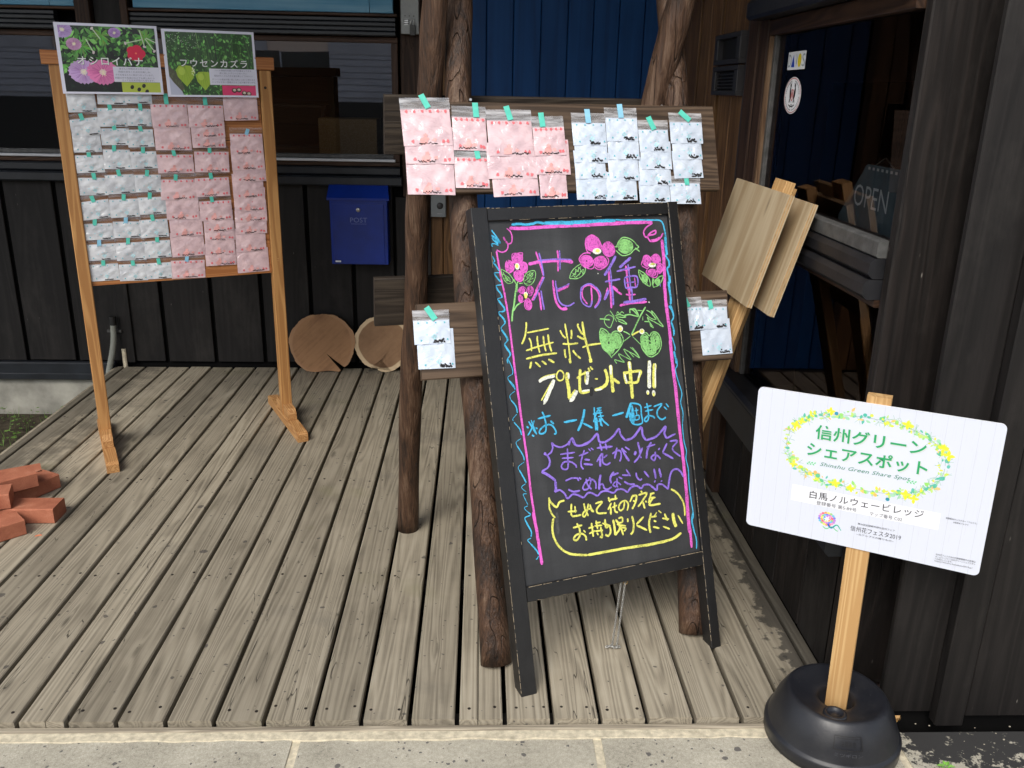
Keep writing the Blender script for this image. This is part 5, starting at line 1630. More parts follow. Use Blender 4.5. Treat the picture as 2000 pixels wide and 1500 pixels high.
mallow(p1, 60, 60, 80, (.74, .62, .84), (.60, .46, .72)); mallow(p1, 140, 175, 62, (.80, .60, .76), (.68, .44, .64)); mallow(p1, 480, 70, 52, (.72, .56, .80), (.58, .42, .7))
mallow(p1, 190, 405, 122, (.80, .66, .86), (.62, .42, .70)); mallow(p1, 345, 405, 128, (.90, .50, .72), (.70, .26, .52))
for k in range(5): p1.ell(640 + 40 * math.cos(k * 1.256), 238 + 36 * math.sin(k * 1.256), 42, 38, (.88, .06 + .03 * (k % 2), .28), 1)
p1.ell(640, 238, 9, 8, (.98, .5, .4))
p1.poly([(432, 355), (PW, 355), (PW, 485), (432, 485)], (.87, .87, .93))
p1.poly([(490, 487), (PW, 487), (PW, PH), (490, PH)], (.70, .76, .27))
for x, y in ((575, 528), (632, 548), (676, 516), (698, 565)): p1.ell(x, y, 15, 19, (.10, .09, .08), 1, .5); p1.ell(x - 4, y - 6, 4, 5, (.3, .3, .28), .6)
def border(P, m=22):
    w_, h_ = P.w / P.ss, P.h / P.ss
    for a in (((0, 0), (w_, 0), (w_, m), (0, m)), ((0, h_ - m * .8), (w_, h_ - m * .8), (w_, h_), (0, h_)), ((0, 0), (m * 1.3, 0), (m * 1.3, h_), (0, h_)), ((w_ - m, 0), (w_, 0), (w_, h_), (w_ - m, h_))): P.poly(a, (.88, .88, .94))
border(p1)
p2 = Paint(PW, PH, (.17, .30, .13))
greenery(p2, 0, 0, PW, PH, 700, [(.22, .44, .17), (.32, .60, .25), (.42, .70, .32), (.54, .80, .42), (.14, .26, .12), (.28, .52, .22)], 14, 46)
for _ in range(60): p2.ell(U(30, 330), U(20, 180), 3, 3, (.9, .93, .85), .8)
for _ in range(26): x = U(300, 820); p2.line(x, U(0, 200), x + U(-60, 60), U(200, 420), 2, (.5, .72, .35), .7)
p2.line(455, 0, 470, 260, 8, (.12, .12, .1)); p2.line(300, 0, 318, 160, 3, (.6, .8, .45))
p2.poly([(22, 380), (70, 470), (130, 540), (150, 590), (22, 590)], (.72, .74, .82)); p2.poly([(22, 300), (100, 380), (160, 520), (130, 540), (60, 460), (22, 400)], (.36, .33, .27), .8)
for cx, cy, r in ((175, 385, 88), (340, 430, 78)):
    p2.poly([(cx - r * .95, cy - r * .35), (cx - r * .6, cy - r * .8), (cx, cy - r * .85), (cx + r * .6, cy - r * .8), (cx + r * .95, cy - r * .3), (cx + r * .8, cy + r * .4), (cx + r * .3, cy + r), (cx + r * .05, cy + r * 1.3), (cx - r * .3, cy + r * .9), (cx - r * .8, cy + r * .3)], (.62, .74, .20))
    for t in (-.5, -.15, .2, .55): p2.line(cx, cy - r * .8, cx + r * t, cy + r * .9, 4, (.50, .64, .16), .7)
    p2.ell(cx - r * .35, cy - r * .25, r * .35, r * .4, (.76, .86, .36), .6)
for _ in range(12): p2.ell(U(235, 262), U(330, 400), 5, 7, (.92, .94, .82), .8)
p2.poly([(392, 335), (PW, 335), (PW, 480), (392, 480)], (.87, .87, .93))
p2.poly([(500, 484), (PW, 484), (PW, PH), (500, PH)], (.88, .25, .45))
for x, y in ((612, 528), (655, 524), (705, 552), (748, 558)): p2.ell(x, y, 24, 21, (.16, .10, .09)); p2.ell(x + 1, y - 3, 17, 13, (.76, .70, .62)); p2.ell(x + 3, y - 5, 7, 6, (.90, .87, .8))
border(p2)
wink = flat('white_print', (.86, .88, .86), .5); gink = flat('grey_print', (.22, .22, .30), .5); shadow_ink = flat('title_outline', (.10, .12, .12), .5)
def poster(name, P, x, y, w_, h_, label, title, tx, ty, tw, th, lines, box_):
    root = empty(name); root.matrix_world = FS @ Matrix.Translation((x, y, .036)) @ Matrix.Rotation(R(-2.2), 4, 'X') @ Matrix.Rotation(R(.3), 4, 'Z')
    tag(root, label, 'poster', 'flower posters on the pine stand')
    sh_ = quad_uv('sheet', w_, h_, printmat(name + '_print', P.image(name + '_print'), .38, .25), root, .0008, 8, .004)
    back = mesh('backing', [(0, 0, 0), (w_, 0, 0), (w_, h_, 0), (0, h_, 0)], [(3, 2, 1, 0)], M['white_paper'], root)
    text(title, tx + .0012, ty - .0012, .0062, tw, th, shadow_ink, root, bold=.013, sp=1.25)
    text(title, tx, ty, .0066, tw, th, wink, root, bold=.010, sp=1.25)
    for k, (s_, cx, yy_, ww) in enumerate(lines): text(s_, cx - ww / 2, yy_, .0062, ww, .0072, gink, root, bold=.0)
poster('flower_poster', p1, .011, 1.509, .370, .260, 'left poster with pink flowers and Japanese title on the pine stand', 'オシロイバナ', .066, .108, .238, .032,
       [('皆さんご存知のオシロイバナ', .268, .0925, .11), ('時間の花ゆくれ次のお楽しみ!', .268, .0810, .118), ('タネを採るとたい肌がつまっています。', .268, .0695, .142), ('制服の中や色遊びなどでも楽しめそう!', .268, .0580, .148), ('とっても丈夫!日陰でも育ちます。', .280, .0490, .120)], None)
poster('flower_poster', p2, .397, 1.503, .366, .260, 'right poster with green balloon pods and Japanese title on the pine stand', 'フウセンカズラ', .060, .118, .268, .031,
       [('ハート模様の可愛いタネが連なってます', .268, .1020, .15), ('夏に涼しいグリーンカーテン', .268, .0915, .112), ('風船がたくさんできる姿も楽しくてかわいい', .268, .0810, .158), ('グリーンの風船が暑い夏に元気いっぱいに育ちます', .268, .0665, .176), ('とっても丈夫!一度植えたらこぼれ種で育つかも', .268, .0560, .176)], None)

# ---------------------------------------------------------------- chalkboard
FC = frame3((1.2968, .0838, 0), .3579943, .3252113, -.000835)
cb = empty('chalkboard'); cb.matrix_world = FC
tag(cb, 'black framed A-board chalkboard with colourful handwritten Japanese and drawn flowers', 'chalkboard')
Wc, Hc, Dp = .645, 1.3237, .046
box('stile', 0, .0465, 0, Hc, -Dp, 0, M['chalk_frame'], cb, .0022, 1)
box('stile', .612, Wc, 0, Hc, -Dp, 0, M['chalk_frame'], cb, .0022, 1)
box('rail', .047, .6115, 1.2875, Hc - .001, -Dp + .002, -.001, M['chalk_frame'], cb, .002, 0)
box('rail', .047, .6115, .250, .2915, -Dp + .002, -.001, M['chalk_frame'], cb, .002, 0)
box('slate_panel', .0465, .612, .2905, 1.2885, -.024, -.012, M['chalkboard'], cb, .0005, 1)
box('rear_panel', .047, .6115, .27, Hc - .04, -Dp + .003, -Dp + .008, M['chalk_frame'], cb, .001, 1)
for x in (.09, .53): box('hinge', x, x + .05, Hc - .0008, Hc + .001, -Dp + .004, -.022, M['nail'], cb, .0005, 0)
# worn edges: bare wood showing in small chips
mb = MB(); cr = random.Random(21)
def chips(x0, y0, x1, y1, n, ox, oz, wmax=.0016):
    for _ in range(n):
        t = cr.random(); l = cr.uniform(.002, .013) * (1 if cr.random() < .85 else 2.5); x = x0 + (x1 - x0) * t; y = y0 + (y1 - y0) * t; w_ = cr.uniform(.0005, wmax)
        vert = abs(y1 - y0) > abs(x1 - x0)
        if vert: mb.box(x - w_ / 2, x + w_ / 2, y, min(y + l, Hc), oz - .0006, oz + .0003, c=.0002, ax=1)
        else: mb.box(x, x + l, y - w_ / 2, y + w_ / 2, oz - .0006, oz + .0003, c=.0002, ax=0)
chips(.0012, .0, .0012, Hc, 150, 0, -.0012); chips(.0460, .3, .0460, 1.28, 14, 0, -.0006, .001); chips(.6132, .0, .6132, Hc, 150, 0, -.0012); chips(Wc - .0012, 0, Wc - .0012, Hc, 60, 0, -.0012)
chips(.05, .2902, .60, .2902, 110, 0, -.0018, .0022); chips(.05, .2512, .60, .2512, 26, 0, -.0022); chips(.05, Hc - .0022, .60, Hc - .0022, 70, 0, -.0018, .002); chips(.0, Hc - .0012, .046, Hc - .0012, 12, 0, -.0018, .002); chips(.613, Hc - .0012, .643, Hc - .0012, 14, 0, -.0018, .0024); chips(.05, 1.2882, .6, 1.2882, 20, 0, -.0022, .001)
chips(.002, .0012, .044, .0012, 14, 0, -.0018, .002); chips(.614, .0012, .643, .0012, 14, 0, -.0018, .002)
tag(mb.build('paint_chips', M['chip'], cb), kind='stuff')
mbs = {}
order = {'g': 0, 'k': 1}
zc = -.0119
for li, line in enumerate(CHALK.strip().split('\n')):
    a = line.split(); k = a[0]; nums = list(map(int, a[1:])); z = -.0118 + .0004 + li * 4.0e-6
    if k[0] == 'E':
        k = k[1:]; cx, cy, rx, ry = [n_ / 1e4 for n_ in nums]
        if k[0] == '*':
            mbx_ = mbs.setdefault(k[1], MB())
            a0 = rng.uniform(0, 3); st_ = .0022
            turns = max(2, int(min(rx, ry) / st_)); pts = []
            for j in range(turns * 10):
                t = j / (turns * 10 - 1); rr_ = (1 - .88 * t) * (1 + rng.uniform(-.05, .05)); an = a0 + j * 2 * math.pi / 10
                pts.append((cx + rx * rr_ * math.cos(an) + rng.uniform(-.0004, .0004), cy + ry * rr_ * math.sin(an) + rng.uniform(-.0004, .0004)))
            ribbon(mbx_, pts, .00245, z, 2, .3)
        else:
            key = {'o': 'W', 'O': 'W', 'y': 'Y', 'w': 'W'}[k]; ell(mbs.setdefault(key, MB()), cx, cy, rx, ry, z + .0022)
    else:
        wd = nums[0] / 1e5; pts = [(nums[i] / 1e4, nums[i + 1] / 1e4) for i in range(1, len(nums), 2)]
        key = 'g' if k == 'h' else k
        if key in 'gk': z = -.0117
        if key == 'V': z += .0004
        if key == 'W': z += .0008
        ribbon(mbs.setdefault(key, MB()), pts, wd, z, 5, .14)
nm = {'P': 'pink_chalk_drawing', 'V': 'violet_chalk_writing', 'B': 'blue_chalk_writing', 'Y': 'yellow_chalk_writing', 'G': 'green_chalk_drawing', 'W': 'white_chalk_highlights', 'g': 'chalk_smudge', 'k': 'wiped_spot'}
for k_, m_ in mbs.items(): tag(m_.build(nm[k_], CH[k_], cb), kind='stuff')
# chain with its eye
mb = MB()
top = FC @ Vector((.352, .251, -.02)); L0 = .222
def link(p, d, tw, r=.0046, w_=.00125):
    v = []; f = []; u = d.normalized(); s = u.cross(Vector((0, 1, 0))); s.normalize(); s.rotate(Matrix.Rotation(tw, 3, u)); n_ = u.cross(s)
    for i in range(8):
        t = i * math.pi / 4; c = p + u * (r * 1.15 * math.cos(t)) + s * (r * .62 * math.sin(t)); o_ = (u * math.cos(t) + s * math.sin(t))
        for j in range(4): a = j * math.pi / 2; v.append(c + o_ * (w_ * math.cos(a)) + n_ * (w_ * math.sin(a)))
    for i in range(8):
        for j in range(4): f.append((i * 4 + j, ((i + 1) % 8) * 4 + j, ((i + 1) % 8) * 4 + (j + 1) % 4, i * 4 + (j + 1) % 4))
    mb.add(v, f)
zt = top.z - .004
for sgn, ex in ((-1, -.010), (1, .004)):
    n = 33
    for i in range(n):
        t = i / (n - 1); p = Vector((top.x + sgn * .006 * (1 - t) + ex * t - .010 * t, top.y - .004, zt - t * (zt - .012))); link(p, Vector((0, 0, 1)), .78 if i % 2 else -.78)
for i in range(7): link(Vector((top.x - .034 + i * .0055, top.y - .004 - .002 * (i % 2), .010 + .003 * math.sin(i))), Vector((1, .1, .1)), .7 if i % 2 else -.7)
mw = FC.inverted(); mb.v = [tuple(mw @ Vector(p)) for p in mb.v]; tag(mb.build('chain', M['steel'], cb, True), kind='stuff')
v = []; f = []
for i in range(12):
    a = i * math.pi / 6
    for j in range(6): b_ = j * math.pi / 3; v.append(mw @ (top + Vector(((.006 + .0012 * math.cos(b_)) * math.cos(a) + .007, .0012 * math.sin(b_) - .004, (.006 + .0012 * math.cos(b_)) * math.sin(a) - .005))))
for i in range(12):
    for j in range(6): f.append((i * 6 + j, ((i + 1) % 12) * 6 + j, ((i + 1) % 12) * 6 + (j + 1) % 6, i * 6 + (j + 1) % 6))
mesh('screw_eye', v, f, M['rope'], cb, True)

# ---------------------------------------------------------------- white notice sign on its stake and weighted base
SO = (1.8584487, .09677, .5168983)
FG = frame3(SO, -.5291076, -.02115859, .01525733)
Ws, Hs = .5293, .3717
base = empty('sign_base', (2.095, -.045, -.02)); tag(base, 'round black plastic weighted base holding the white sign stake', 'sign base')
prof = [(.0, .004), (.160, .0), (.168, .004), (.1685, .034), (.166, .040), (.1615, .043), (.160, .047), (.154, .070), (.146, .095), (.134, .120), (.1245, .136), (.119, .1415), (.113, .143), (.108, .141), (.085, .133), (.062, .1285), (.050, .127), (.0465, .123), (.045, .11), (.045, .03), (.0, .03)]
v, f = lathe([(r, z * .94) for r, z in prof], 72); mesh('shell', v, f, M['black_plastic'], base, True)
v, f = lathe([(.0, .003), (.0185, .003), (.0195, .0085), (.0235, .0095), (.0275, .0085), (.029, .0), ], 32)
Mcap = Matrix.Translation((-.034, -.076, .1235)) @ Matrix.Rotation(R(-3), 4, 'X')
mesh('filler_cap', [Mcap @ Vector(p) for p in v], f, M['black_plastic'], base, True)
def conept(a, t, off=.0006):
    z = .047 + t * .068; r = .160 - (t ** 1.7) * .0265
    return Vector(((r + off) * math.cos(a), (r + off) * math.sin(a), z))
def coneline(mbx_, a0, t0, a1, t1, wd, off=.0012):
    n = 10
    P_ = []
    for i in range(n + 1):
        u = i / n; a = a0 + (a1 - a0) * u; t = t0 + (t1 - t0) * u
        P_.append((a, t))
    for i in range(n):
        (a, t), (b_, s_) = P_[i], P_[i + 1]; n0 = len(mbx_.v)
        if abs(a1 - a0) > abs(t1 - t0) * .3: q4 = (conept(a, t - wd, off), conept(b_, s_ - wd, off), conept(b_, s_ + wd, off), conept(a, t + wd, off))
        else: q4 = (conept(a - wd * .35, t, off), conept(a + wd * .35, t, off), conept(b_ + wd * .35, s_, off), conept(b_ - wd * .35, s_, off))
        mbx_.v += list(q4); mbx_.f.append((n0, n0 + 1, n0 + 2, n0 + 3))
emb = flat('emboss_shade_tone', (.002, .002, .003), .6); emb2 = flat('emboss_lit_tone', (.05, .052, .062), .4)  # relief drawn flat: its shade and lit edges are put in as colour
A0 = R(-112); A1 = R(-86)
mb = MB()
for t_ in (.92, .50): coneline(mb, A0, t_, A1, t_, .014)
coneline(mb, A1, .50, A1, .92, .03); coneline(mb, A0 + .04, .86, A1 - .04, .86, .008)
coneline(mb, A0, .50, A0, .92, .02)
tag(mb.build('embossed_frame', emb, base), kind='stuff')
def conetext(s_, a0, a1, t0, t1, mat):
    cu = bpy.data.curves.new('x', 'FONT'); cu.body = s_; cu.fill_mode = 'FRONT'; ob = bpy.data.objects.new('x', cu); C.objects.link(ob)
    me = bpy.data.meshes.new_from_object(ob.evaluated_get(bpy.context.evaluated_depsgraph_get())); bpy.data.objects.remove(ob)
    co = [v_.co.copy() for v_ in me.vertices]; lx = min(c.x for c in co); hx = max(c.x for c in co); ly = min(c.y for c in co); hy = max(c.y for c in co)
    for v_, c in zip(me.vertices, co): v_.co = conept(a0 + (a1 - a0) * (c.x - lx) / (hx - lx), t0 + (t1 - t0) * (c.y - ly) / (hy - ly), .0013)
    me.materials.clear(); me.materials.append(mat); o = bpy.data.objects.new('embossed_lettering', me); C.objects.link(o); o.parent = base
conetext('ミツギロン', A0 + .02, A1 + .0, .27, .40, emb2)
conetext('注意書き', A0 + .10, A1 - .10, .62, .78, emb)

sg = empty('notice_sign'); sg.matrix_world = FG
tag(sg, 'white printed notice sign with green Japanese title and floral wreath on a pale stake', 'sign')
box('stake', .243, .2955, -.535, .3885, -.032, -.0042, M['stake'], sg, .0015, 1)
IW, IH = 1430, 1004
k_ = IW / Ws
ps = Paint(IW, IH, (.815, .835, .885))
for i in range(1, 17):
    x = i * IW / 16.6 + U(-8, 8); ps.line(x, 0, x + U(-4, 4), IH, 1.6, (.70, .71, .74), .7)
for _ in range(420):
    x = U(0, IW); y = U(0, IH); ps.line(x, y, x + U(-3, 3), y + U(20, 120), 1.2, (.76, .77, .80), .45)
X = lambda x: x * k_
Y_ = lambda y: IH - y * k_
ps.ell(X(.252), Y_(.245), X(.168), X(.088), (.83, .85, .90), .9, 0, 60)
pal = [(.55, .83, .38), (.36, .74, .50), (.95, .90, .22), (.84, .88, .20), (.60, .82, .66), (.27, .70, .60), (.96, .74, .42), (.72, .86, .44)]
cx0, cy0, ra, rb = .2515, .2460, .173, .0905
for i in range(420):
    a = 2 * math.pi * i / 420; ex = math.copysign(abs(math.cos(a)) ** .86, math.cos(a)); ey = math.copysign(abs(math.sin(a)) ** .86, math.sin(a))
    if abs(math.cos(a)) > .955 and rng.random() < .55: continue
    x, y = X(cx0 + ra * ex), Y_(cy0 + rb * ey); jx, jy = x + U(-26, 26), y + U(-24, 24); c = q.choice(pal)
    t = U(0, 1)
    if t < .62:
        l = U(16, 38); ps.leaf(jx, jy, l, l * U(.4, .6), U(0, 6.28), c, .9)
    elif t < .85: ps.ell(jx, jy, U(6, 17), U(6, 16), q.choice(pal[:1] + pal[3:]), .8)
    else:
        for _ in range(5): ang = U(0, 6.28); ps.line(jx, jy, jx + 32 * math.cos(ang), jy + 32 * math.sin(ang), 1.6, (.45, .66, .52), .9)
    if i % 3 == 0: ps.line(x, y, X(cx0 + ra * math.copysign(abs(math.cos(a + .09)) ** .86, math.cos(a + .09))), Y_(cy0 + rb * math.copysign(abs(math.sin(a + .09)) ** .86, math.sin(a + .09))), 1.8, (.40, .55, .48), .9)
for bx, by, s_ in ((.095, .290, 1), (.108, .302, .8), (.415, .292, 1), (.428, .278, 1.1), (.10, .190, .9), (.355, .165, 1.1), (.372, .158, 1), (.335, .335, 1), (.20, .160, 1), (.235, .155, .9), (.17, .338, .9)):
    for kx in range(4): ps.leaf(X(bx), Y_(by), 34 * s_, 20 * s_, kx * 1.57 + U(-.3, .3), (.95, .90, .18) if kx % 2 else (.90, .88, .22), .95)
for bx, by, c in ((.183, .335, (.16, .55, .72)), (.318, .145, (.12, .52, .62)), (.245, .342, (.25, .70, .62)), (.152, .178, (.96, .70, .38)), (.29, .150, (.95, .72, .40))): ps.ell(X(bx), Y_(by), 12, 12, c, .95)
for ex, ey in ((.140, .199), (.362, .199)):
    for kx in range(6): ps.leaf(X(ex) + kx * 9 - 27, Y_(ey), 17, 10, (-.8 if kx % 2 else .8), (.40, .78, .50), .95)
ps.poly([(X(.1026), Y_(.136)), (X(.4325), Y_(.136)), (X(.4325), Y_(.0935)), (X(.1026), Y_(.0935))], (.90, .91, .935))
pc = [(.95, .35, .45), (.98, .62, .30), (.96, .88, .35), (.55, .80, .45), (.35, .72, .85), (.45, .45, .85), (.72, .45, .82), (.95, .55, .72)]
for ring, nn, r0 in ((0, 8, 16), (1, 14, 34), (2, 17, 48)):
    for i in range(nn): t = i * 6.283 / nn + ring * .2; ps.ell(X(.1915) + r0 * math.cos(t), Y_(.0625) + r0 * .9 * math.sin(t), 9, 8, pc[(i + ring * 3) % 8], .9)
for i in range(6): t = i * 1.047; ps.leaf(X(.1915), Y_(.0625), 22, 8, t, (.97, .97, 1), .9)
for i in range(26):
    t = i / 25; ps.ell(X(.196 + .03 * t), Y_(.048 - .006 * math.sin(t * 7) - .004 * t), 7 * (1 - t * .6), 6 * (1 - t * .5), (.05, .38, .72) if t < .45 else (.12, .65, .55), 1)
    ps.ell(X(.185 + .034 * t), Y_(.040 - .004 * math.sin(t * 8)), 3, 3, (.35, .75, .45), 1)
sm_ = printmat('notice_print', ps.image('notice_print'), .3, .3)
quad_uv('printed_face', Ws, Hs, sm_, sg, .0, 1, 0, .0125)
P_ = []
for cx, cy, a0 in ((Ws - .0125, Hs - .0125, 0), (.0125, Hs - .0125, 90), (.0125, .0125, 180), (Ws - .0125, .0125, 270)):
    for kk in range(7): t = R(a0 + 15 * kk); P_.append((cx + .0125 * math.cos(t), cy + .0125 * math.sin(t)))
n = len(P_); v = [(x, y, -.004) for x, y in P_] + [(x, y, -.0003) for x, y in P_]
f = [tuple(range(n - 1, -1, -1))] + [(i, (i + 1) % n, (i + 1) % n + n, i + n) for i in range(n)]
mesh('panel', v, f, M['white_paper'], sg)
gr1 = flat('title_green', (.02, .34, .12), .45); gr0 = flat('title_shadow_print', (.62, .66, .64), .5); eng = flat('script_green', (.04, .22, .13), .5); ink = flat('charcoal_print', (.04, .04, .05), .5)
text('信州グリーン', .1445, .2615, .0005, .240, .0365, gr0, sg, bold=.020, rot=.016)
text('シェアスポット', .1295, .2155, .0005, .264, .0365, gr0, sg, bold=.020, rot=.008)
text('信州グリーン', .1420, .2640, .0010, .240, .0365, gr1, sg, bold=.018, rot=.016)
text('シェアスポット', .1270, .2180, .0010, .264, .0365, gr1, sg, bold=.018, rot=.008)
text('Shinshu Green Share Spot', .1605, .1945, .0006, .199, .0125, eng, sg, bold=.0, shear=.35, rot=.02, sp=1.05)
text('白馬ノルウェービレッジ', .1455, .1085, .0006, .253, .0205, ink, sg, bold=.006, rot=.025, sp=1.1)
text('登録番号 第S-89号', .1630, .0950, .0006, .092, .0105, ink, sg, bold=-.004, rot=.012)
text('マップ番号 C02', .2845, .0955, .0006, .071, .0100, ink, sg, bold=-.004, rot=.012)
text('第36回全国都市緑化信州フェア', .2620, .0650, .0006, .082, .0052, ink, sg, rot=.02)
text('信州花フェスタ2019', .2470, .0455, .0006, .112, .0140, ink, sg, rot=.02)
text('~北アルプスの贈りもの~', .2620, .0372, .0006, .083, .0050, ink, sg, rot=.02)
text('長野県PRキャラクター「アルクマ」', .444, .1255, .0006, .063, .0050, ink, sg, rot=.015)
text('©長野県アルクマ', .460, .1190, .0006, .031, .0040, ink, sg, rot=.015)
for s_, yy_, ww in (('信州花フェスタ2019の開催期間中の会場は', .0300, .082), ('ホームページにて信州グリーンシェアスポッ', .0240, .082), ('トを紹介しています。', .0183, .036), ('https://shinshu-hanafesta2019.jp/', .0125, .078)):
    text(s_, .4365, yy_, .0006, ww, .0046, ink, sg, rot=.03)

# ---------------------------------------------------------------- plywood sign backs leaning on the right wall
FP = frame3((1.941, 1.077, .965), -1.529, .269, -.007)
def plysign(name, dx, dy, dz, label, withcut=False):
    e = empty(name); e.matrix_world = FP @ Matrix.Translation((dx, dy, dz)); tag(e, label, 'sign', 'bare plywood signs leaning on the wall')
    w_, h_ = .468, .339
    for j in range(5): box('ply_layer', 0, w_, 0, h_, -.0185 + j * .0037, -.0185 + j * .0037 + (.0036 if j != 4 else .0037), M['ply'] if j in (0, 4) else (M['ply_edge'] if j % 2 else M['ply']), e, .0006, 0)
    y0 = -.965 - .03 - dy
    sx = 0 if dx == 0 else -.155
    box('stake', .275 + sx, .368 + sx, y0, .374 - .01 * (dx > 0), -.050, -.0190, M['stake'], e, .002, 1)
    return e
plysign('plywood_sign', 0, 0, 0, 'front bare plywood sign on a stake leaning against the right wall')
plysign('plywood_sign', .022, -.004, -.066, 'rear bare plywood sign, mostly hidden behind the front plywood one')

# ---------------------------------------------------------------- log slices
def slice_(name, cx, cz, outline, mat, label, lean, y):
    e = empty(name, (cx, y, 0)); e.rotation_euler = (R(-lean), 0, 0)
    tag(e, label, 'log slice', 'sawn log slices leaning on the dark wall')
    v, f = extrude([(x, z) for x, z in outline], -.025, .025)
    n = len(outline)
    o = mesh('sawn_face', [(p[0], p[1], p[2] - 0) for p in v[:n]], [f[0]], mat, e)
    o.location = (0, 0, cz)
    b_ = mesh('bark_edge', v, f[1:], M['bark'], e); b_.location = (0, 0, cz)
def outline(rx, rz, seed, notch, n=90, flatz=None, depth=.1, nw=.07, bend=.0):
    r_ = random.Random(seed); ph = [r_.uniform(0, 6.28) for _ in range(5)]; pts = []
    for i in range(n):
        a = notch + nw + (2 * math.pi - 2 * nw) * i / (n - 1)
        q_ = 1 + .022 * math.sin(3 * a + ph[0]) + .014 * math.sin(7 * a + ph[1]) + .008 * math.sin(17 * a + ph[2]) + .006 * math.sin(41 * a)
        x, z = rx * q_ * math.cos(a), rz * q_ * math.sin(a)
        if flatz is not None and z < flatz: z = flatz + .004 * math.sin(40 * x)
        pts.append((x, z))
    # narrow drying crack running in from the rim
    tip = (rx * (1 - depth) * math.cos(notch) + bend, rz * (1 - depth) * math.sin(notch))
    m1 = (rx * (1 - depth * .5) * math.cos(notch + nw * .35) + bend * .3, rz * (1 - depth * .5) * math.sin(notch + nw * .35))
    m2 = (rx * (1 - depth * .5) * math.cos(notch - nw * .35) + bend * .8, rz * (1 - depth * .5) * math.sin(notch - nw * .35))
    return [p for p in pts] + [m2, tip, m1]
slice_('log_slice', .277, .155, outline(.187, .178, 2, R(-52), flatz=-.155, depth=.62, nw=.075, bend=-.02), M['slice_a'], 'brown saw-marked log slice with a flat bottom, left of the other slice', 11, 2.955)
slice_('log_slice', .622, .163, outline(.163, .163, 6, R(-108), depth=.80, nw=.11, bend=.05), M['slice_b'], 'round cracked log slice with a pale rim behind the left log leg', 10, 2.965)

# ---------------------------------------------------------------- bricks
def brick(cx, cy, z, rot, label, l=.21, w_=.10, h=.06):
    rr_ = random.Random(int(cx * 1e4) + int(cy * 1e3))
    v, f = cbox(-l / 2, l / 2, -w_ / 2, w_ / 2, 0, h, .004, 0)
    o = mesh('brick', v, f, M['brick'], None); o.location = (cx, cy, z); o.rotation_euler = (0, 0, R(rot)); tag(o, label, 'brick', 'red bricks piled on the deck')
    return o
brick(-.496, 1.122, .0005, 1, 'red brick lying lowest and furthest right in the pile on the deck')
brick(-.640, 1.232, .0612, 42, 'red brick resting crosswise on top of the pile')
brick(-.600, 1.315, .0005, 62, 'red brick mostly hidden under the back of the pile')
brick(-.655, 1.085, .0612, 20, 'upper red brick cut off by the left picture edge')
brick(-.562, .955, .0005, 44, 'nearest red brick at the lower left of the pile', w_=.10)
brick(-.76, 1.07, .0005, 85, 'red brick at the far left, underneath the upper ones')
brick(-.70, 1.40, .0005, 30, 'red brick behind the pile, out towards the deck edge')
ch_ = mesh('brick_chip', [(0, 0, 0), (.022, .010, 0), (.016, .016, .0), (-.004, .005, 0), (.004, .006, .004), (.014, .012, .0035)], [(3, 2, 1, 0), (0, 1, 5, 4), (1, 2, 5), (2, 3, 4, 5), (3, 0, 4)], flat('orange_chip', (.55, .17, .08), .8), None)
ch_.location = (-.415, .975, .0012); tag(ch_, 'small orange brick chip lying in front of the brick pile', 'brick chip')

# ---------------------------------------------------------------- plants, leaf, litter
gb = MB(); gr_ = random.Random(9)
for _ in range(5200):
    x = gr_.uniform(-2.4, -.97); y = gr_.uniform(1.2, 3.0); hgt = gr_.uniform(.02, .08) * (1.3 if y > 2.2 else 1); a = gr_.uniform(0, 6.28); b_ = gr_.uniform(.2, 1.1)
    if gr_.random() < .12 + .2 * math.sin(x * 5 + y * 3): continue
    z = -.42 + .10 * max(0, (y - 1.4) / 1.6)
    dx, dy = math.cos(a), math.sin(a)
    if gr_.random() < .5:
        w_ = .002; gb.add([(x - dy * w_, y + dx * w_, z), (x + dy * w_, y - dx * w_, z), (x + dx * hgt * b_ * .5, y + dy * hgt * b_ * .5, z + hgt)], [(0, 1, 2)])
    else:
        l = gr_.uniform(.006, .018); zz = z + hgt * .8
        gb.add([(x, y, zz), (x + dx * l - dy * l * .5, y + dy * l + dx * l * .5, zz + l * .3), (x + dx * l * 1.8, y + dy * l * 1.8, zz + l * .2), (x + dx * l + dy * l * .5, y + dy * l - dx * l * .5, zz + l * .1)], [(0, 1, 2, 3)])
go = gb.build('grass', flat('grass_blades', (.10, .19, .035), .6, .3, 0, .6, 0, 9), None); tag(go, 'low grass and weeds beside the foundation left of the deck', 'grass', kind='stuff')
go.data.materials[0].diffuse_color = (0, 1, 0, 1)
sl_ = mesh('earth_bank', [(-8, 1.0, -.425), (-.94, 1.0, -.425), (-.94, W, -.31), (-8, W, -.31)], [(0, 1, 2, 3)], M['soil']); tag(sl_, kind='structure')
wd_ = empty('weed', (2.34, -.165, -.02)); wd_.scale = (.62, .62, .62); tag(wd_, 'tiny bright green weed in the crack right of the black base', 'weed')
lw = flat('young_leaf', (.16, .36, .05), .5, .4, 0, .3, 0, 60)
for i in range(9):
    a = i * .75; l = gr_.uniform(.010, .020); dx, dy = math.cos(a), math.sin(a); z = gr_.uniform(.006, .022)
    mesh('leaf', [(dx * .006, dy * .006, z * .4), (dx * l - dy * l * .45, dy * l + dx * l * .45, z), (dx * l * 1.9, dy * l * 1.9, z * .9), (dx * l + dy * l * .45, dy * l - dx * l * .45, z)], [(0, 1, 2, 3)], lw, wd_)
v, f = tube([(0, 0, -.002), (.002, 0, .014)], [.002, .001], 5); mesh('stem', v, f, lw, wd_)
dl = empty('dead_leaf', (2.262, -.005, -.012)); tag(dl, 'curled dry tan leaf on the ground behind the black base', 'leaf')
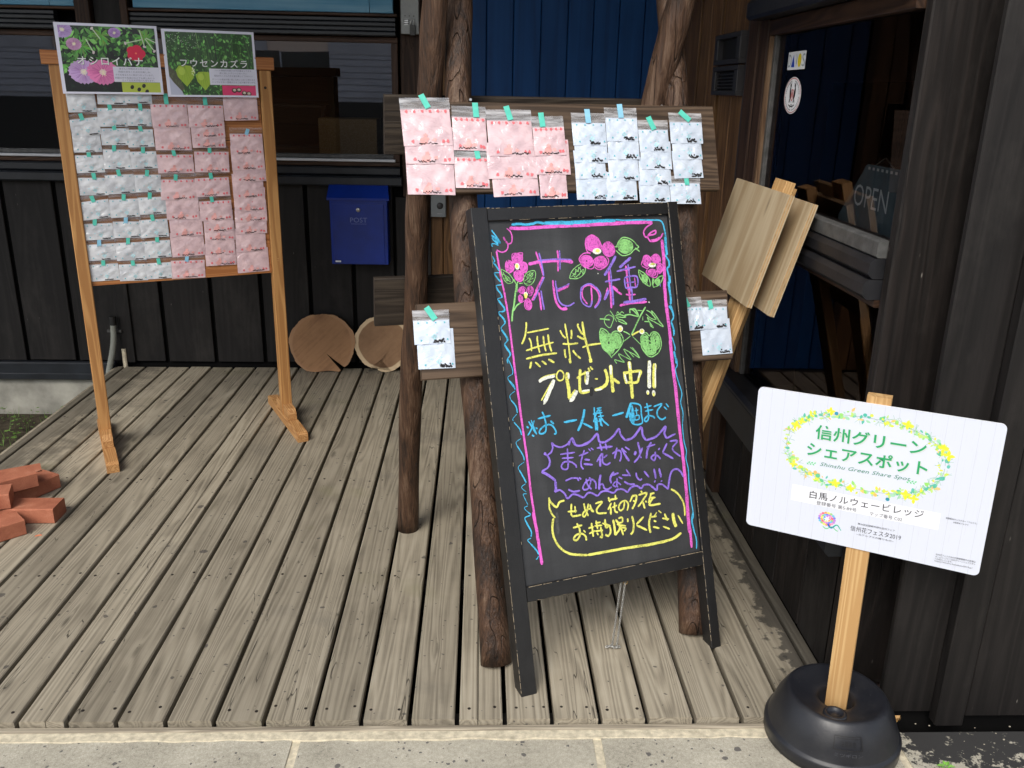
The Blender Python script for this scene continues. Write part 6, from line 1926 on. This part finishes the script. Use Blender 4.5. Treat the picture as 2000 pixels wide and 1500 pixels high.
v = []; f = []
for i in range(7):
    for j in range(5):
        u, t = i / 6, j / 4 - .5; wdt = .022 * math.sin(math.pi * (u * .9 + .06)); v.append((.055 * u - .02, t * 2 * wdt, .006 + .016 * abs(t) + .006 * math.sin(u * 9 + j)))
for i in range(6):
    for j in range(4): f.append((i * 5 + j, i * 5 + j + 1, i * 5 + j + 6, i * 5 + j + 5))
mesh('blade', v, f, M['dead_leaf'], dl, True)
mb = MB()
for _ in range(60):
    x = gr_.uniform(2.22, 2.9); y = gr_.uniform(-.28, .0); s_ = gr_.uniform(.0012, .004); mb.box(x, x + s_, y, y + s_ * .8, -.0205, -.0205 + s_ * .6, c=.0004)
gvl = mb.build('grit', flat('pale_grit', (.40, .36, .28), .9), None); tag(gvl, 'loose grit scattered along the wall foot at the right', 'grit', kind='stuff')

# ---------------------------------------------------------------- neighbouring house across the lane, seen in the panes
nb = empty('neighbour_house', (0, -9, 0)); tag(nb, 'grey sided neighbouring house mirrored in the long window', 'house')
for k in range(7):
    z = 1.38 + k * .11
    v, f = cbox(-17, 7.5, -.03, 0, z, z + .105, .004, 0); v = [(p[0], p[1] + (.018 if p[2] < z + .05 else 0), p[2]) for p in v]
    mesh('siding_board', v, f, M['siding'], nb)
box('wall', -17, 7.5, -.2, -.031, 1.3, 2.1, M['siding'], nb, ax=0)
box('garage_shade', -17, 7.5, -.3, -.032, -.4, 1.299, M['vent'], nb, ax=0)
box('upper_wall', -17, 7.5, -.2, -.03, 2.101, 2.9, M['stucco'], nb, ax=0)
for x in (-14, -11, -8, -4.2, -1.6, 1.2, 3.9): box('dark_panel', x, x + 1.5, -.029, .03, 2.12, 2.85, M['siding'], nb, ax=0)
for x in (-5.2, 0.3, 2.9):
    fr_ = box('window_frame', x, x + 1.1, -.0, .05, .2, 1.25, M['vent'], nb, .01, 0)
    box('window_pane', x + .08, x + 1.02, .051, .056, .28, 1.17, M['ledge2'], fr_, .001, 0)
v, f = extrude([(-17.4, 2.9), (7.9, 2.9), (7.9, 2.98), (-17.4, 2.98)], -.5, .5); mesh('roof', v, f, M['ledge'], nb)
